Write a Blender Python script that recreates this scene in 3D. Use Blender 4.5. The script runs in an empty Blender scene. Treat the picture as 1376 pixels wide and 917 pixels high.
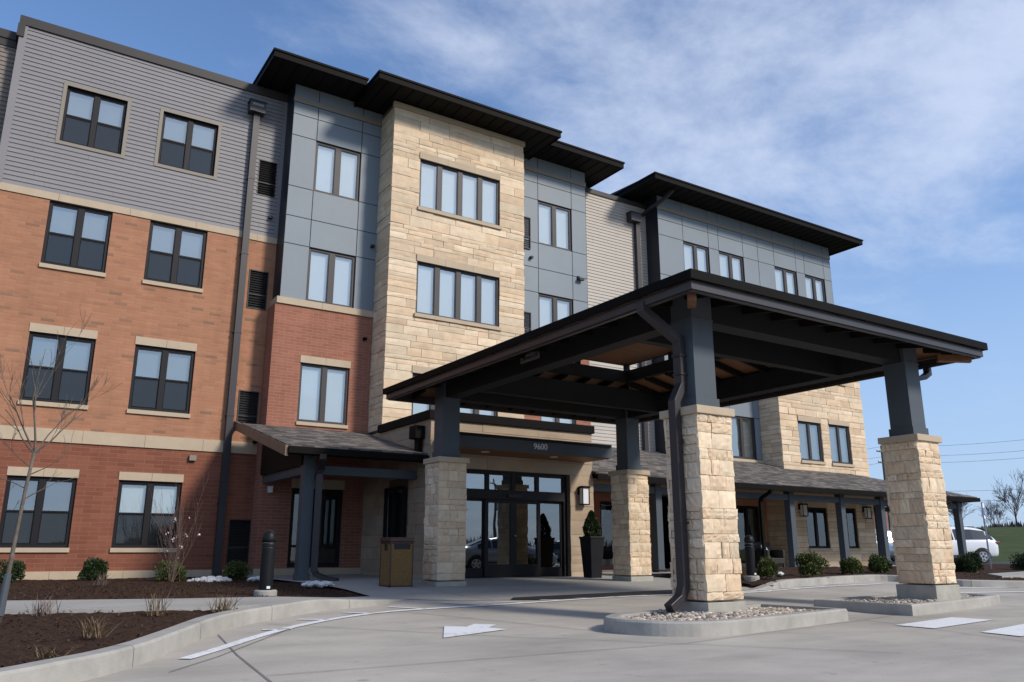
import bpy, bmesh, math, random
from math import sin, cos, pi, radians, sqrt, atan2
from mathutils import Vector, Matrix
R = random.Random(7)
scn = bpy.context.scene
COL = scn.collection

# ------------------------------------------------------------------ camera
cam_d = bpy.data.cameras.new('camera'); cam = bpy.data.objects.new('camera', cam_d); COL.objects.link(cam)
YAW, PITCH, ROLL, FPX = radians(32.8185), radians(14.503), radians(0.029), 1088.24
fw = Vector((sin(YAW)*cos(PITCH), cos(YAW)*cos(PITCH), sin(PITCH)))
rt = Vector((cos(YAW), -sin(YAW), 0)); up = rt.cross(fw)
rt, up = cos(ROLL)*rt + sin(ROLL)*up, cos(ROLL)*up - sin(ROLL)*rt
cam.matrix_world = Matrix(((rt.x, up.x, -fw.x, 0), (rt.y, up.y, -fw.y, 0), (rt.z, up.z, -fw.z, 0.876), (0, 0, 0, 1)))
cam_d.sensor_fit = 'HORIZONTAL'; cam_d.sensor_width = 36.0; cam_d.lens = 36.0*FPX/1376.0
cam_d.clip_start = 0.05; cam_d.clip_end = 5000
scn.camera = cam

# ------------------------------------------------------------------ light
SUN_EL, SUN_AZ = radians(33.5), radians(27)          # azimuth from the facade normal (-Y) towards +X
sd = Vector((sin(SUN_AZ)*cos(SUN_EL), -cos(SUN_AZ)*cos(SUN_EL), sin(SUN_EL)))
sl = bpy.data.lights.new('sun', 'SUN'); sl.energy = 2.8; sl.angle = radians(9.5); sl.color = (1.0, 0.92, 0.81)
so = bpy.data.objects.new('sun', sl); COL.objects.link(so); so.rotation_euler = sd.to_track_quat('Z', 'Y').to_euler(); so.location = (20, -30, 40)
scn.view_settings.view_transform = 'Standard'; scn.view_settings.look = 'None'
scn.view_settings.exposure = 0.29; scn.view_settings.gamma = 1.0
scn.render.engine = 'CYCLES'
scn.cycles.use_denoising = True; scn.cycles.max_bounces = 8; scn.cycles.transparent_max_bounces = 12

w = bpy.data.worlds.new('World'); scn.world = w; w.use_nodes = True
nt = w.node_tree; N = nt.nodes; L = nt.links
for n in list(N): N.remove(n)
out = N.new('ShaderNodeOutputWorld'); bg = N.new('ShaderNodeBackground'); bg.inputs['Strength'].default_value = 0.15
sky = N.new('ShaderNodeTexSky'); sky.sky_type = 'NISHITA'; sky.sun_disc = False
sky.sun_elevation = SUN_EL; sky.sun_rotation = atan2(sd.x, sd.y); sky.altitude = 200; sky.air_density = 1.0; sky.dust_density = 0.4; sky.ozone_density = 3.0
tc = N.new('ShaderNodeTexCoord')
sep = N.new('ShaderNodeSeparateXYZ'); L.new(tc.outputs['Generated'], sep.inputs[0])
# project the direction on to a cloud plane
mz = N.new('ShaderNodeMath'); mz.operation = 'MAXIMUM'; mz.inputs[1].default_value = 0.0; L.new(sep.outputs['Z'], mz.inputs[0])
az = N.new('ShaderNodeMath'); az.operation = 'ADD'; az.inputs[1].default_value = 0.16; L.new(mz.outputs[0], az.inputs[0])
dv = N.new('ShaderNodeVectorMath'); dv.operation = 'DIVIDE'; L.new(tc.outputs['Generated'], dv.inputs[0])
cmb = N.new('ShaderNodeCombineXYZ'); 
for i in range(3): L.new(az.outputs[0], cmb.inputs[i])
L.new(cmb.outputs[0], dv.inputs[1])
mp = N.new('ShaderNodeMapping'); mp.inputs['Rotation'].default_value = (0, 0, radians(-38)); mp.inputs['Scale'].default_value = (1.05, 1.35, 0.0); L.new(dv.outputs[0], mp.inputs[0])
n1 = N.new('ShaderNodeTexNoise'); n1.inputs['Scale'].default_value = 1.9; n1.inputs['Detail'].default_value = 9; n1.inputs['Roughness'].default_value = 0.64; n1.inputs['Distortion'].default_value = 0.15
L.new(mp.outputs[0], n1.inputs['Vector'])
mp2 = N.new('ShaderNodeMapping'); mp2.inputs['Location'].default_value = (3.3, 1.0, 0); mp2.inputs['Scale'].default_value = (0.42, 0.42, 0.0); L.new(dv.outputs[0], mp2.inputs[0])
n2 = N.new('ShaderNodeTexNoise'); n2.inputs['Scale'].default_value = 0.9; n2.inputs['Detail'].default_value = 3; L.new(mp2.outputs[0], n2.inputs['Vector'])
# a bank of thin cloud stands to the right of the building (over azimuth ~45-70 deg)
dt = N.new('ShaderNodeVectorMath'); dt.operation = 'DOT_PRODUCT'; dt.inputs[1].default_value = Vector((sin(radians(50))*0.82, cos(radians(50))*0.82, 0.57)); L.new(tc.outputs['Generated'], dt.inputs[0])
bank = N.new('ShaderNodeMapRange'); bank.inputs['From Min'].default_value = 0.90; bank.inputs['From Max'].default_value = 0.995; bank.inputs['To Min'].default_value = -0.10; bank.inputs['To Max'].default_value = 0.155; L.new(dt.outputs['Value'], bank.inputs[0])
ad = N.new('ShaderNodeMath'); ad.operation = 'MULTIPLY_ADD'; ad.inputs[1].default_value = 0.35; L.new(n2.outputs['Fac'], ad.inputs[0]); L.new(n1.outputs['Fac'], ad.inputs[2])
# thin veil round the sun itself
dts = N.new('ShaderNodeVectorMath'); dts.operation = 'DOT_PRODUCT'; dts.inputs[1].default_value = sd; L.new(tc.outputs['Generated'], dts.inputs[0])
veil = N.new('ShaderNodeMapRange'); veil.interpolation_type = 'SMOOTHSTEP'; veil.inputs['From Min'].default_value = 0.1; veil.inputs['From Max'].default_value = 0.9; veil.inputs['To Max'].default_value = 0.34; L.new(dts.outputs['Value'], veil.inputs[0])
adv = N.new('ShaderNodeMath'); adv.operation = 'ADD'; L.new(bank.outputs[0], adv.inputs[0]); L.new(veil.outputs[0], adv.inputs[1])
ad2 = N.new('ShaderNodeMath'); ad2.operation = 'ADD'; L.new(ad.outputs[0], ad2.inputs[0]); L.new(adv.outputs[0], ad2.inputs[1])
rmp = N.new('ShaderNodeMapRange'); rmp.interpolation_type = 'SMOOTHSTEP'; rmp.inputs['From Min'].default_value = 0.58; rmp.inputs['From Max'].default_value = 1.04; rmp.inputs['To Max'].default_value = 0.62; L.new(ad2.outputs[0], rmp.inputs[0])
mxc = N.new('ShaderNodeMix'); mxc.data_type = 'RGBA'; mxc.inputs[7].default_value = (4.7, 5.1, 6.0, 1)
tint = N.new('ShaderNodeMix'); tint.data_type = 'RGBA'; tint.blend_type = 'MULTIPLY'; tint.inputs[0].default_value = 1.0; tint.inputs[7].default_value = (0.86, 0.94, 1.04, 1); L.new(sky.outputs[0], tint.inputs[6])
L.new(rmp.outputs[0], mxc.inputs[0]); L.new(tint.outputs[2], mxc.inputs[6])
# pale haze low over the horizon
hz = N.new('ShaderNodeMapRange'); hz.interpolation_type = 'SMOOTHSTEP'; hz.inputs['From Min'].default_value = 0.0; hz.inputs['From Max'].default_value = 0.50; hz.inputs['To Min'].default_value = 0.80; hz.inputs['To Max'].default_value = 0.0; L.new(mz.outputs[0], hz.inputs[0])
mxh = N.new('ShaderNodeMix'); mxh.data_type = 'RGBA'; mxh.inputs[7].default_value = (2.25, 3.05, 4.5, 1); L.new(hz.outputs[0], mxh.inputs[0]); L.new(mxc.outputs[2], mxh.inputs[6])
L.new(mxh.outputs[2], bg.inputs['Color']); L.new(bg.outputs[0], out.inputs[0])

# ------------------------------------------------------------------ materials
MAT = {}
def mat(name, base, rough=0.6, metal=0.0, spec=0.5, var=0.0, vscale=3.0, bump=0.0, bscale=30.0, island=0.0, coat=0.0, emit=None, stretch=None, base2=None):
    """Principled with a noise-varied base colour, optional per-island variation and bump."""
    m = bpy.data.materials.new(name); m.use_nodes = True; t = m.node_tree; n = t.nodes; l = t.links
    p = n['Principled BSDF']; p.inputs['Roughness'].default_value = rough; p.inputs['Metallic'].default_value = metal
    p.inputs['Specular IOR Level'].default_value = spec; p.inputs['Coat Weight'].default_value = coat; p.inputs['Coat Roughness'].default_value = 0.05
    p.inputs['Base Color'].default_value = (*base, 1)
    c = n.new('ShaderNodeTexCoord'); vec = c.outputs['Object']
    if stretch:
        mpn = n.new('ShaderNodeMapping'); mpn.inputs['Scale'].default_value = stretch; l.new(vec, mpn.inputs[0]); vec = mpn.outputs[0]
    col = None
    if var:
        a = n.new('ShaderNodeTexNoise'); a.inputs['Scale'].default_value = vscale; a.inputs['Detail'].default_value = 6; a.inputs['Roughness'].default_value = 0.65; l.new(vec, a.inputs['Vector'])
        r = n.new('ShaderNodeMapRange'); r.inputs['From Min'].default_value = 0.3; r.inputs['From Max'].default_value = 0.7; r.inputs['To Min'].default_value = 1-var; r.inputs['To Max'].default_value = 1+var; l.new(a.outputs['Fac'], r.inputs[0])
        val = r.outputs[0]
        if island:
            g = n.new('ShaderNodeNewGeometry'); r2 = n.new('ShaderNodeMapRange'); r2.inputs['To Min'].default_value = 1-island; r2.inputs['To Max'].default_value = 1+island; l.new(g.outputs['Random Per Island'], r2.inputs[0])
            mu = n.new('ShaderNodeMath'); mu.operation = 'MULTIPLY'; l.new(val, mu.inputs[0]); l.new(r2.outputs[0], mu.inputs[1]); val = mu.outputs[0]
        v = n.new('ShaderNodeVectorMath'); v.operation = 'SCALE'; v.inputs[0].default_value = base; src = None
        if base2:
            g2 = n.new('ShaderNodeNewGeometry'); ml = n.new('ShaderNodeMath'); ml.operation = 'MULTIPLY'; ml.inputs[1].default_value = 7.31; l.new(g2.outputs['Random Per Island'], ml.inputs[0]); fr_ = n.new('ShaderNodeMath'); fr_.operation = 'FRACT'; l.new(ml.outputs[0], fr_.inputs[0])
            mm = n.new('ShaderNodeMix'); mm.data_type = 'RGBA'; mm.inputs[6].default_value = (*base, 1); mm.inputs[7].default_value = (*base2, 1); l.new(fr_.outputs[0], mm.inputs[0]); l.new(mm.outputs[2], v.inputs[0])
        l.new(val, v.inputs['Scale']); l.new(v.outputs[0], p.inputs['Base Color'])
    if bump:
        b = n.new('ShaderNodeTexNoise'); b.inputs['Scale'].default_value = bscale; b.inputs['Detail'].default_value = 5; l.new(vec, b.inputs['Vector'])
        bp = n.new('ShaderNodeBump'); bp.inputs['Strength'].default_value = bump; bp.inputs['Distance'].default_value = 0.01; l.new(b.outputs['Fac'], bp.inputs['Height']); l.new(bp.outputs[0], p.inputs['Normal'])
    if emit:
        p.inputs['Emission Color'].default_value = (*emit[:3], 1); p.inputs['Emission Strength'].default_value = emit[3]
    MAT[name] = m
    return m

def wallvec(n, l):
    """(along the wall, height) from object position, for walls facing X or Y."""
    c = n.new('ShaderNodeTexCoord'); g = n.new('ShaderNodeNewGeometry'); s = n.new('ShaderNodeSeparateXYZ'); l.new(c.outputs['Object'], s.inputs[0])
    sn = n.new('ShaderNodeSeparateXYZ'); l.new(g.outputs['True Normal'], sn.inputs[0])
    ab = n.new('ShaderNodeMath'); ab.operation = 'ABSOLUTE'; l.new(sn.outputs['X'], ab.inputs[0])
    gt = n.new('ShaderNodeMath'); gt.operation = 'GREATER_THAN'; gt.inputs[1].default_value = 0.6; l.new(ab.outputs[0], gt.inputs[0])
    mx = n.new('ShaderNodeMix'); l.new(gt.outputs[0], mx.inputs[0]); l.new(s.outputs['X'], mx.inputs[2]); l.new(s.outputs['Y'], mx.inputs[3])
    cb = n.new('ShaderNodeCombineXYZ'); l.new(mx.outputs[0], cb.inputs[0]); l.new(s.outputs['Z'], cb.inputs[1])
    return cb.outputs[0], c.outputs['Object']

def brick(name, ramp, mortar, bw=0.30, bh=0.081):
    m = bpy.data.materials.new(name); m.use_nodes = True; t = m.node_tree; n = t.nodes; l = t.links; p = n['Principled BSDF']
    p.inputs['Roughness'].default_value = 0.85; p.inputs['Specular IOR Level'].default_value = 0.25
    vec, ov = wallvec(n, l)
    b = n.new('ShaderNodeTexBrick'); b.inputs['Color1'].default_value = (0, 0, 0, 1); b.inputs['Color2'].default_value = (1, 1, 1, 1); b.inputs['Mortar'].default_value = (0.5, 0.5, 0.5, 1)
    b.inputs['Scale'].default_value = 1.0; b.inputs['Mortar Size'].default_value = 0.006; b.inputs['Mortar Smooth'].default_value = 0.25; b.inputs['Brick Width'].default_value = bw; b.inputs['Row Height'].default_value = bh
    l.new(vec, b.inputs['Vector'])
    r = n.new('ShaderNodeValToRGB'); l.new(b.outputs['Color'], r.inputs[0]); cr = r.color_ramp
    while len(cr.elements) > 1: cr.elements.remove(cr.elements[0])
    cr.elements[0].position = ramp[0][0]; cr.elements[0].color = (*ramp[0][1], 1)
    for pos, c in ramp[1:]:
        e = cr.elements.new(pos); e.color = (*c, 1)
    a = n.new('ShaderNodeTexNoise'); a.inputs['Scale'].default_value = 1.3; a.inputs['Detail'].default_value = 6; l.new(ov, a.inputs['Vector'])
    rr = n.new('ShaderNodeMapRange'); rr.inputs['From Min'].default_value = 0.3; rr.inputs['From Max'].default_value = 0.7; rr.inputs['To Min'].default_value = 0.93; rr.inputs['To Max'].default_value = 1.07; l.new(a.outputs['Fac'], rr.inputs[0])
    sm = n.new('ShaderNodeMapping'); sm.inputs['Scale'].default_value = (2.6, 2.6, 0.16); l.new(ov, sm.inputs[0]); st = n.new('ShaderNodeTexNoise'); st.inputs['Scale'].default_value = 1.4; st.inputs['Detail'].default_value = 5; l.new(sm.outputs[0], st.inputs['Vector'])
    sr = n.new('ShaderNodeMapRange'); sr.inputs['From Min'].default_value = 0.35; sr.inputs['From Max'].default_value = 0.62; sr.inputs['To Min'].default_value = 0.92; sr.inputs['To Max'].default_value = 1.03; l.new(st.outputs['Fac'], sr.inputs[0])
    sx = n.new('ShaderNodeMath'); sx.operation = 'MULTIPLY'; l.new(rr.outputs[0], sx.inputs[0]); l.new(sr.outputs[0], sx.inputs[1]); rr = sx
    sc = n.new('ShaderNodeVectorMath'); sc.operation = 'SCALE'; l.new(r.outputs[0], sc.inputs[0]); l.new(rr.outputs[0], sc.inputs['Scale'])
    mx = n.new('ShaderNodeMix'); mx.data_type = 'RGBA'; mx.inputs[7].default_value = (*mortar, 1); l.new(b.outputs['Fac'], mx.inputs[0]); l.new(sc.outputs[0], mx.inputs[6]); l.new(mx.outputs[2], p.inputs['Base Color'])
    iv = n.new('ShaderNodeMath'); iv.operation = 'SUBTRACT'; iv.inputs[0].default_value = 1; l.new(b.outputs['Fac'], iv.inputs[1])
    f = n.new('ShaderNodeTexNoise'); f.inputs['Scale'].default_value = 60; f.inputs['Detail'].default_value = 3; l.new(ov, f.inputs['Vector'])
    ma = n.new('ShaderNodeMath'); ma.operation = 'MULTIPLY_ADD'; ma.inputs[1].default_value = 0.3; l.new(f.outputs['Fac'], ma.inputs[0]); l.new(iv.outputs[0], ma.inputs[2])
    bp = n.new('ShaderNodeBump'); bp.inputs['Strength'].default_value = 0.6; bp.inputs['Distance'].default_value = 0.006; l.new(ma.outputs[0], bp.inputs['Height']); l.new(bp.outputs[0], p.inputs['Normal'])
    MAT[name] = m

O1 = (0.375, 0.175, 0.100)
brick('brick_orange', [(0.0, (0.345, 0.158, 0.090)), (0.35, O1), (0.62, (0.40, 0.192, 0.112)), (0.90, (0.375, 0.172, 0.098)), (0.965, (0.285, 0.145, 0.088)), (1.0, (0.23, 0.132, 0.085))], (0.345, 0.205, 0.13))
brick('brick_red', [(0.0, (0.195, 0.068, 0.040)), (0.5, (0.220, 0.079, 0.047)), (1.0, (0.245, 0.091, 0.054))], (0.27, 0.14, 0.098), 0.40, 0.10)
brick('brick_salmon', [(0.0, (0.27, 0.108, 0.068)), (0.5, (0.30, 0.122, 0.078)), (1.0, (0.33, 0.137, 0.088))], (0.36, 0.215, 0.16), 0.30, 0.081)
brick('shingles', [(0.0, (0.06, 0.055, 0.051)), (0.35, (0.10, 0.09, 0.083)), (0.7, (0.16, 0.142, 0.128)), (1.0, (0.24, 0.205, 0.175))], (0.035, 0.032, 0.03), 0.26, 0.047)
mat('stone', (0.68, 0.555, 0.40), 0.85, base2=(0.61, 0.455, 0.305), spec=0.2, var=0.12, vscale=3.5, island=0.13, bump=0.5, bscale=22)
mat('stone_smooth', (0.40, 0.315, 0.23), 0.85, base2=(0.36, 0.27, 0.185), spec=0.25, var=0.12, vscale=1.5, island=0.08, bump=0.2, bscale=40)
mat('stone_mortar', (0.17, 0.135, 0.10), 0.95, spec=0.1, var=0.1)
mat('limestone', (0.46, 0.37, 0.265), 0.8, spec=0.25, var=0.07, vscale=2.5, bump=0.12, bscale=50)
mat('siding_grey', (0.205, 0.197, 0.205), 0.55, spec=0.35, var=0.05, vscale=1.0, island=0.02)
mat('siding_tan', (0.41, 0.37, 0.325), 0.55, spec=0.35, var=0.04, vscale=1.0, island=0.02)
mat('siding_brown', (0.20, 0.17, 0.145), 0.55, spec=0.35, var=0.04, vscale=1.0, island=0.02)
mat('trim_tan', (0.23, 0.20, 0.165), 0.55, spec=0.35, var=0.04)
mat('panel_grey', (0.192, 0.226, 0.256), 0.50, spec=0.3, var=0.05, vscale=0.8, island=0.025)
mat('panel_shaded', (0.016, 0.019, 0.028), 0.4, var=0.05)  # panel grey with the shade of the left-facing returns put into its colour
mat('joint_dark', (0.022, 0.026, 0.032), 0.7)
mat('frame_dark', (0.014, 0.0125, 0.015), 0.5, spec=0.2, var=0.04)
mat('frame_brown', (0.048, 0.042, 0.044), 0.5, spec=0.3, var=0.04)
mat('bronze', (0.0075, 0.0066, 0.006), 0.6, spec=0.06, var=0.1, vscale=2)
mat('bronze_gutter', (0.034, 0.029, 0.029), 0.36, var=0.08, vscale=2)
mat('soffit_dark', (0.012, 0.0105, 0.009), 0.7, spec=0.12, var=0.1, vscale=2)
mat('cap_grey', (0.040, 0.036, 0.035), 0.5, spec=0.25, var=0.06)
mat('downspout', (0.034, 0.030, 0.033), 0.42, spec=0.35, var=0.06)
mat('steel_blue', (0.075, 0.089, 0.103), 0.5, spec=0.22, var=0.05, vscale=1.5)
mat('beam_dark', (0.019, 0.020, 0.021), 0.6, spec=0.15, var=0.08, vscale=2)
mat('wood', (0.175, 0.078, 0.032), 0.6, var=0.25, vscale=5, stretch=(0.4, 3, 3), bump=0.1, bscale=20)
mat('rake_wood', (0.20, 0.13, 0.085), 0.65, var=0.15, vscale=4)
mat('louvre', (0.012, 0.011, 0.011), 0.5)
mat('concrete_kerb', (0.35, 0.335, 0.305), 0.9, spec=0.2, var=0.16, vscale=3.0, bump=0.25, bscale=60)
mat('concrete_base', (0.36, 0.345, 0.30), 0.9, spec=0.2, var=0.14, vscale=5, bump=0.2, bscale=40)
mat('paint_white', (0.76, 0.77, 0.79), 0.75, spec=0.3, var=0.10, vscale=7, bump=0.15, bscale=80)
mat('joint_line', (0.15, 0.145, 0.135), 0.95)
mat('tactile', (0.014, 0.014, 0.015), 0.8, var=0.12, vscale=6, bump=0.3, bscale=40)
mat('mulch', (0.050, 0.029, 0.020), 0.95, spec=0.1, var=0.35, vscale=22, bump=1.0, bscale=70)
mat('mulch_chip', (0.052, 0.034, 0.025), 0.95, spec=0.1, var=0.2, vscale=8, island=0.85)
mat('gravel', (0.42, 0.36, 0.30), 0.85, spec=0.2, var=0.1, vscale=20, island=0.5)
mat('white_rock', (0.62, 0.62, 0.60), 0.9, spec=0.2, var=0.12, vscale=12, island=0.15)
mat('grass_field', (0.058, 0.076, 0.024), 0.95, spec=0.1, var=0.3, vscale=0.35, bump=0.6, bscale=6)
mat('asphalt', (0.062, 0.062, 0.063), 0.9, spec=0.2, var=0.15, vscale=1.0, bump=0.2, bscale=60)
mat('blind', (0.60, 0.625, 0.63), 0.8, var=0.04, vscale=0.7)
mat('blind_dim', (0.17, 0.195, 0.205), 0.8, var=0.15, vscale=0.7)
mat('curtain', (0.34, 0.38, 0.365), 0.9, var=0.35, vscale=4, stretch=(8, 8, 0.5))
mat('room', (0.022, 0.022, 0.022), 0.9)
mat('bark', (0.13, 0.11, 0.09), 0.95, spec=0.1, var=0.3, vscale=15, bump=0.5, bscale=40)
mat('bark_grey', (0.10, 0.085, 0.082), 0.95, spec=0.1, var=0.25, vscale=1)
mat('twig', (0.17, 0.12, 0.10), 0.95, spec=0.1, var=0.2, vscale=8)
mat('blossom', (0.78, 0.66, 0.66), 0.8, var=0.1)
mat('leaf', (0.066, 0.086, 0.020), 0.6, spec=0.3, var=0.2, vscale=6, island=0.55)
mat('leaf_dark', (0.026, 0.046, 0.015), 0.6, spec=0.3, var=0.2, vscale=6, island=0.5)
mat('dry_grass', (0.155, 0.11, 0.065), 0.95, spec=0.1, var=0.2, vscale=6, island=0.4)
mat('pot', (0.009, 0.008, 0.010), 0.45, spec=0.25, var=0.1)
mat('bollard_paint', (0.009, 0.010, 0.0115), 0.45, spec=0.2, var=0.06)
mat('metal_bright', (0.55, 0.56, 0.58), 0.22, metal=1.0)
mat('lamp_glass', (0.70, 0.72, 0.74), 0.35, var=0.04, vscale=4)
mat('bin_panel', (0.19, 0.115, 0.045), 0.9, spec=0.2, var=0.35, vscale=55, bump=0.6, bscale=90)
mat('bin_frame', (0.060, 0.026, 0.020), 0.45, var=0.1)
mat('black', (0.008, 0.008, 0.009), 0.6)
mat('sign_white', (0.80, 0.80, 0.80), 0.5)
mat('sign_blue', (0.03, 0.10, 0.42), 0.5)
mat('galv', (0.40, 0.41, 0.42), 0.4, metal=0.6, var=0.08)
mat('car_white', (0.78, 0.80, 0.84), 0.25, coat=1.0)
mat('car_silver', (0.30, 0.32, 0.36), 0.28, metal=0.35, coat=1.0)
mat('car_dark', (0.06, 0.07, 0.09), 0.28, coat=1.0)
mat('car_glass', (0.02, 0.025, 0.03), 0.06, spec=0.8)
mat('tyre', (0.016, 0.016, 0.017), 0.85)
mat('rim', (0.60, 0.61, 0.63), 0.3, metal=0.8)
mat('tail_red', (0.16, 0.015, 0.015), 0.25, coat=0.6)
mat('head_clear', (0.75, 0.78, 0.80), 0.15, coat=0.6)
mat('wood_pole', (0.10, 0.085, 0.075), 0.9, var=0.2)
mat('far_brick', (0.36, 0.185, 0.155), 0.9, var=0.25, vscale=0.8)
mat('cushion_white', (0.62, 0.62, 0.60), 0.9, var=0.3, vscale=12)
mat('wicker', (0.014, 0.013, 0.014), 0.65, var=0.2, vscale=30)
mat('letter_white', (0.72, 0.73, 0.75), 0.5)
mat('light_lens', (0.75, 0.73, 0.68), 0.4)

def glass(name, tint, refl_lo, refl_hi, bumpy=0.05):
    m = bpy.data.materials.new(name); m.use_nodes = True; t = m.node_tree; n = t.nodes; l = t.links
    n.remove(n['Principled BSDF']); o = n['Material Output']
    tr = n.new('ShaderNodeBsdfTransparent'); tr.inputs[0].default_value = (*tint, 1)
    gl = n.new('ShaderNodeBsdfGlossy'); gl.inputs['Roughness'].default_value = 0.01; gl.inputs[0].default_value = (0.90, 0.96, 0.96, 1)
    lw_ = n.new('ShaderNodeLayerWeight'); lw_.inputs['Blend'].default_value = 0.5; lw = n.new('ShaderNodeMath'); lw.operation = 'POWER'; lw.inputs[1].default_value = 3.0; l.new(lw_.outputs['Facing'], lw.inputs[0])
    mr = n.new('ShaderNodeMapRange'); mr.inputs['From Min'].default_value = 0.0; mr.inputs['From Max'].default_value = 0.8; mr.inputs['To Min'].default_value = refl_lo; mr.inputs['To Max'].default_value = refl_hi; l.new(lw.outputs[0], mr.inputs[0])
    if bumpy:
        c = n.new('ShaderNodeTexCoord'); b = n.new('ShaderNodeTexNoise'); b.inputs['Scale'].default_value = 1.6; b.inputs['Detail'].default_value = 1; l.new(c.outputs['Object'], b.inputs['Vector'])
        bp = n.new('ShaderNodeBump'); bp.inputs['Strength'].default_value = bumpy; bp.inputs['Distance'].default_value = 0.05; l.new(b.outputs['Fac'], bp.inputs['Height']); l.new(bp.outputs[0], gl.inputs['Normal']); 
    mx = n.new('ShaderNodeMixShader'); l.new(mr.outputs[0], mx.inputs[0]); l.new(tr.outputs[0], mx.inputs[1]); l.new(gl.outputs[0], mx.inputs[2]); l.new(mx.outputs[0], o.inputs[0])
    MAT[name] = m
glass('glass', (0.84, 0.88, 0.88), 0.34, 0.8)
glass('glass_door', (0.25, 0.28, 0.28), 0.24, 0.8, 0.008)
glass('glass_porch', (0.60, 0.66, 0.65), 0.10, 0.6, 0.02)
def screen():
    m = bpy.data.materials.new('insect_screen'); m.use_nodes = True; t = m.node_tree; n = t.nodes; l = t.links
    n.remove(n['Principled BSDF']); o = n['Material Output']
    tr = n.new('ShaderNodeBsdfTransparent'); d = n.new('ShaderNodeBsdfDiffuse'); d.inputs[0].default_value = (0.022, 0.024, 0.027, 1)
    mx = n.new('ShaderNodeMixShader'); mx.inputs[0].default_value = 0.58; l.new(tr.outputs[0], mx.inputs[1]); l.new(d.outputs[0], mx.inputs[2]); l.new(mx.outputs[0], o.inputs[0]); MAT['insect_screen'] = m
screen()

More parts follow.
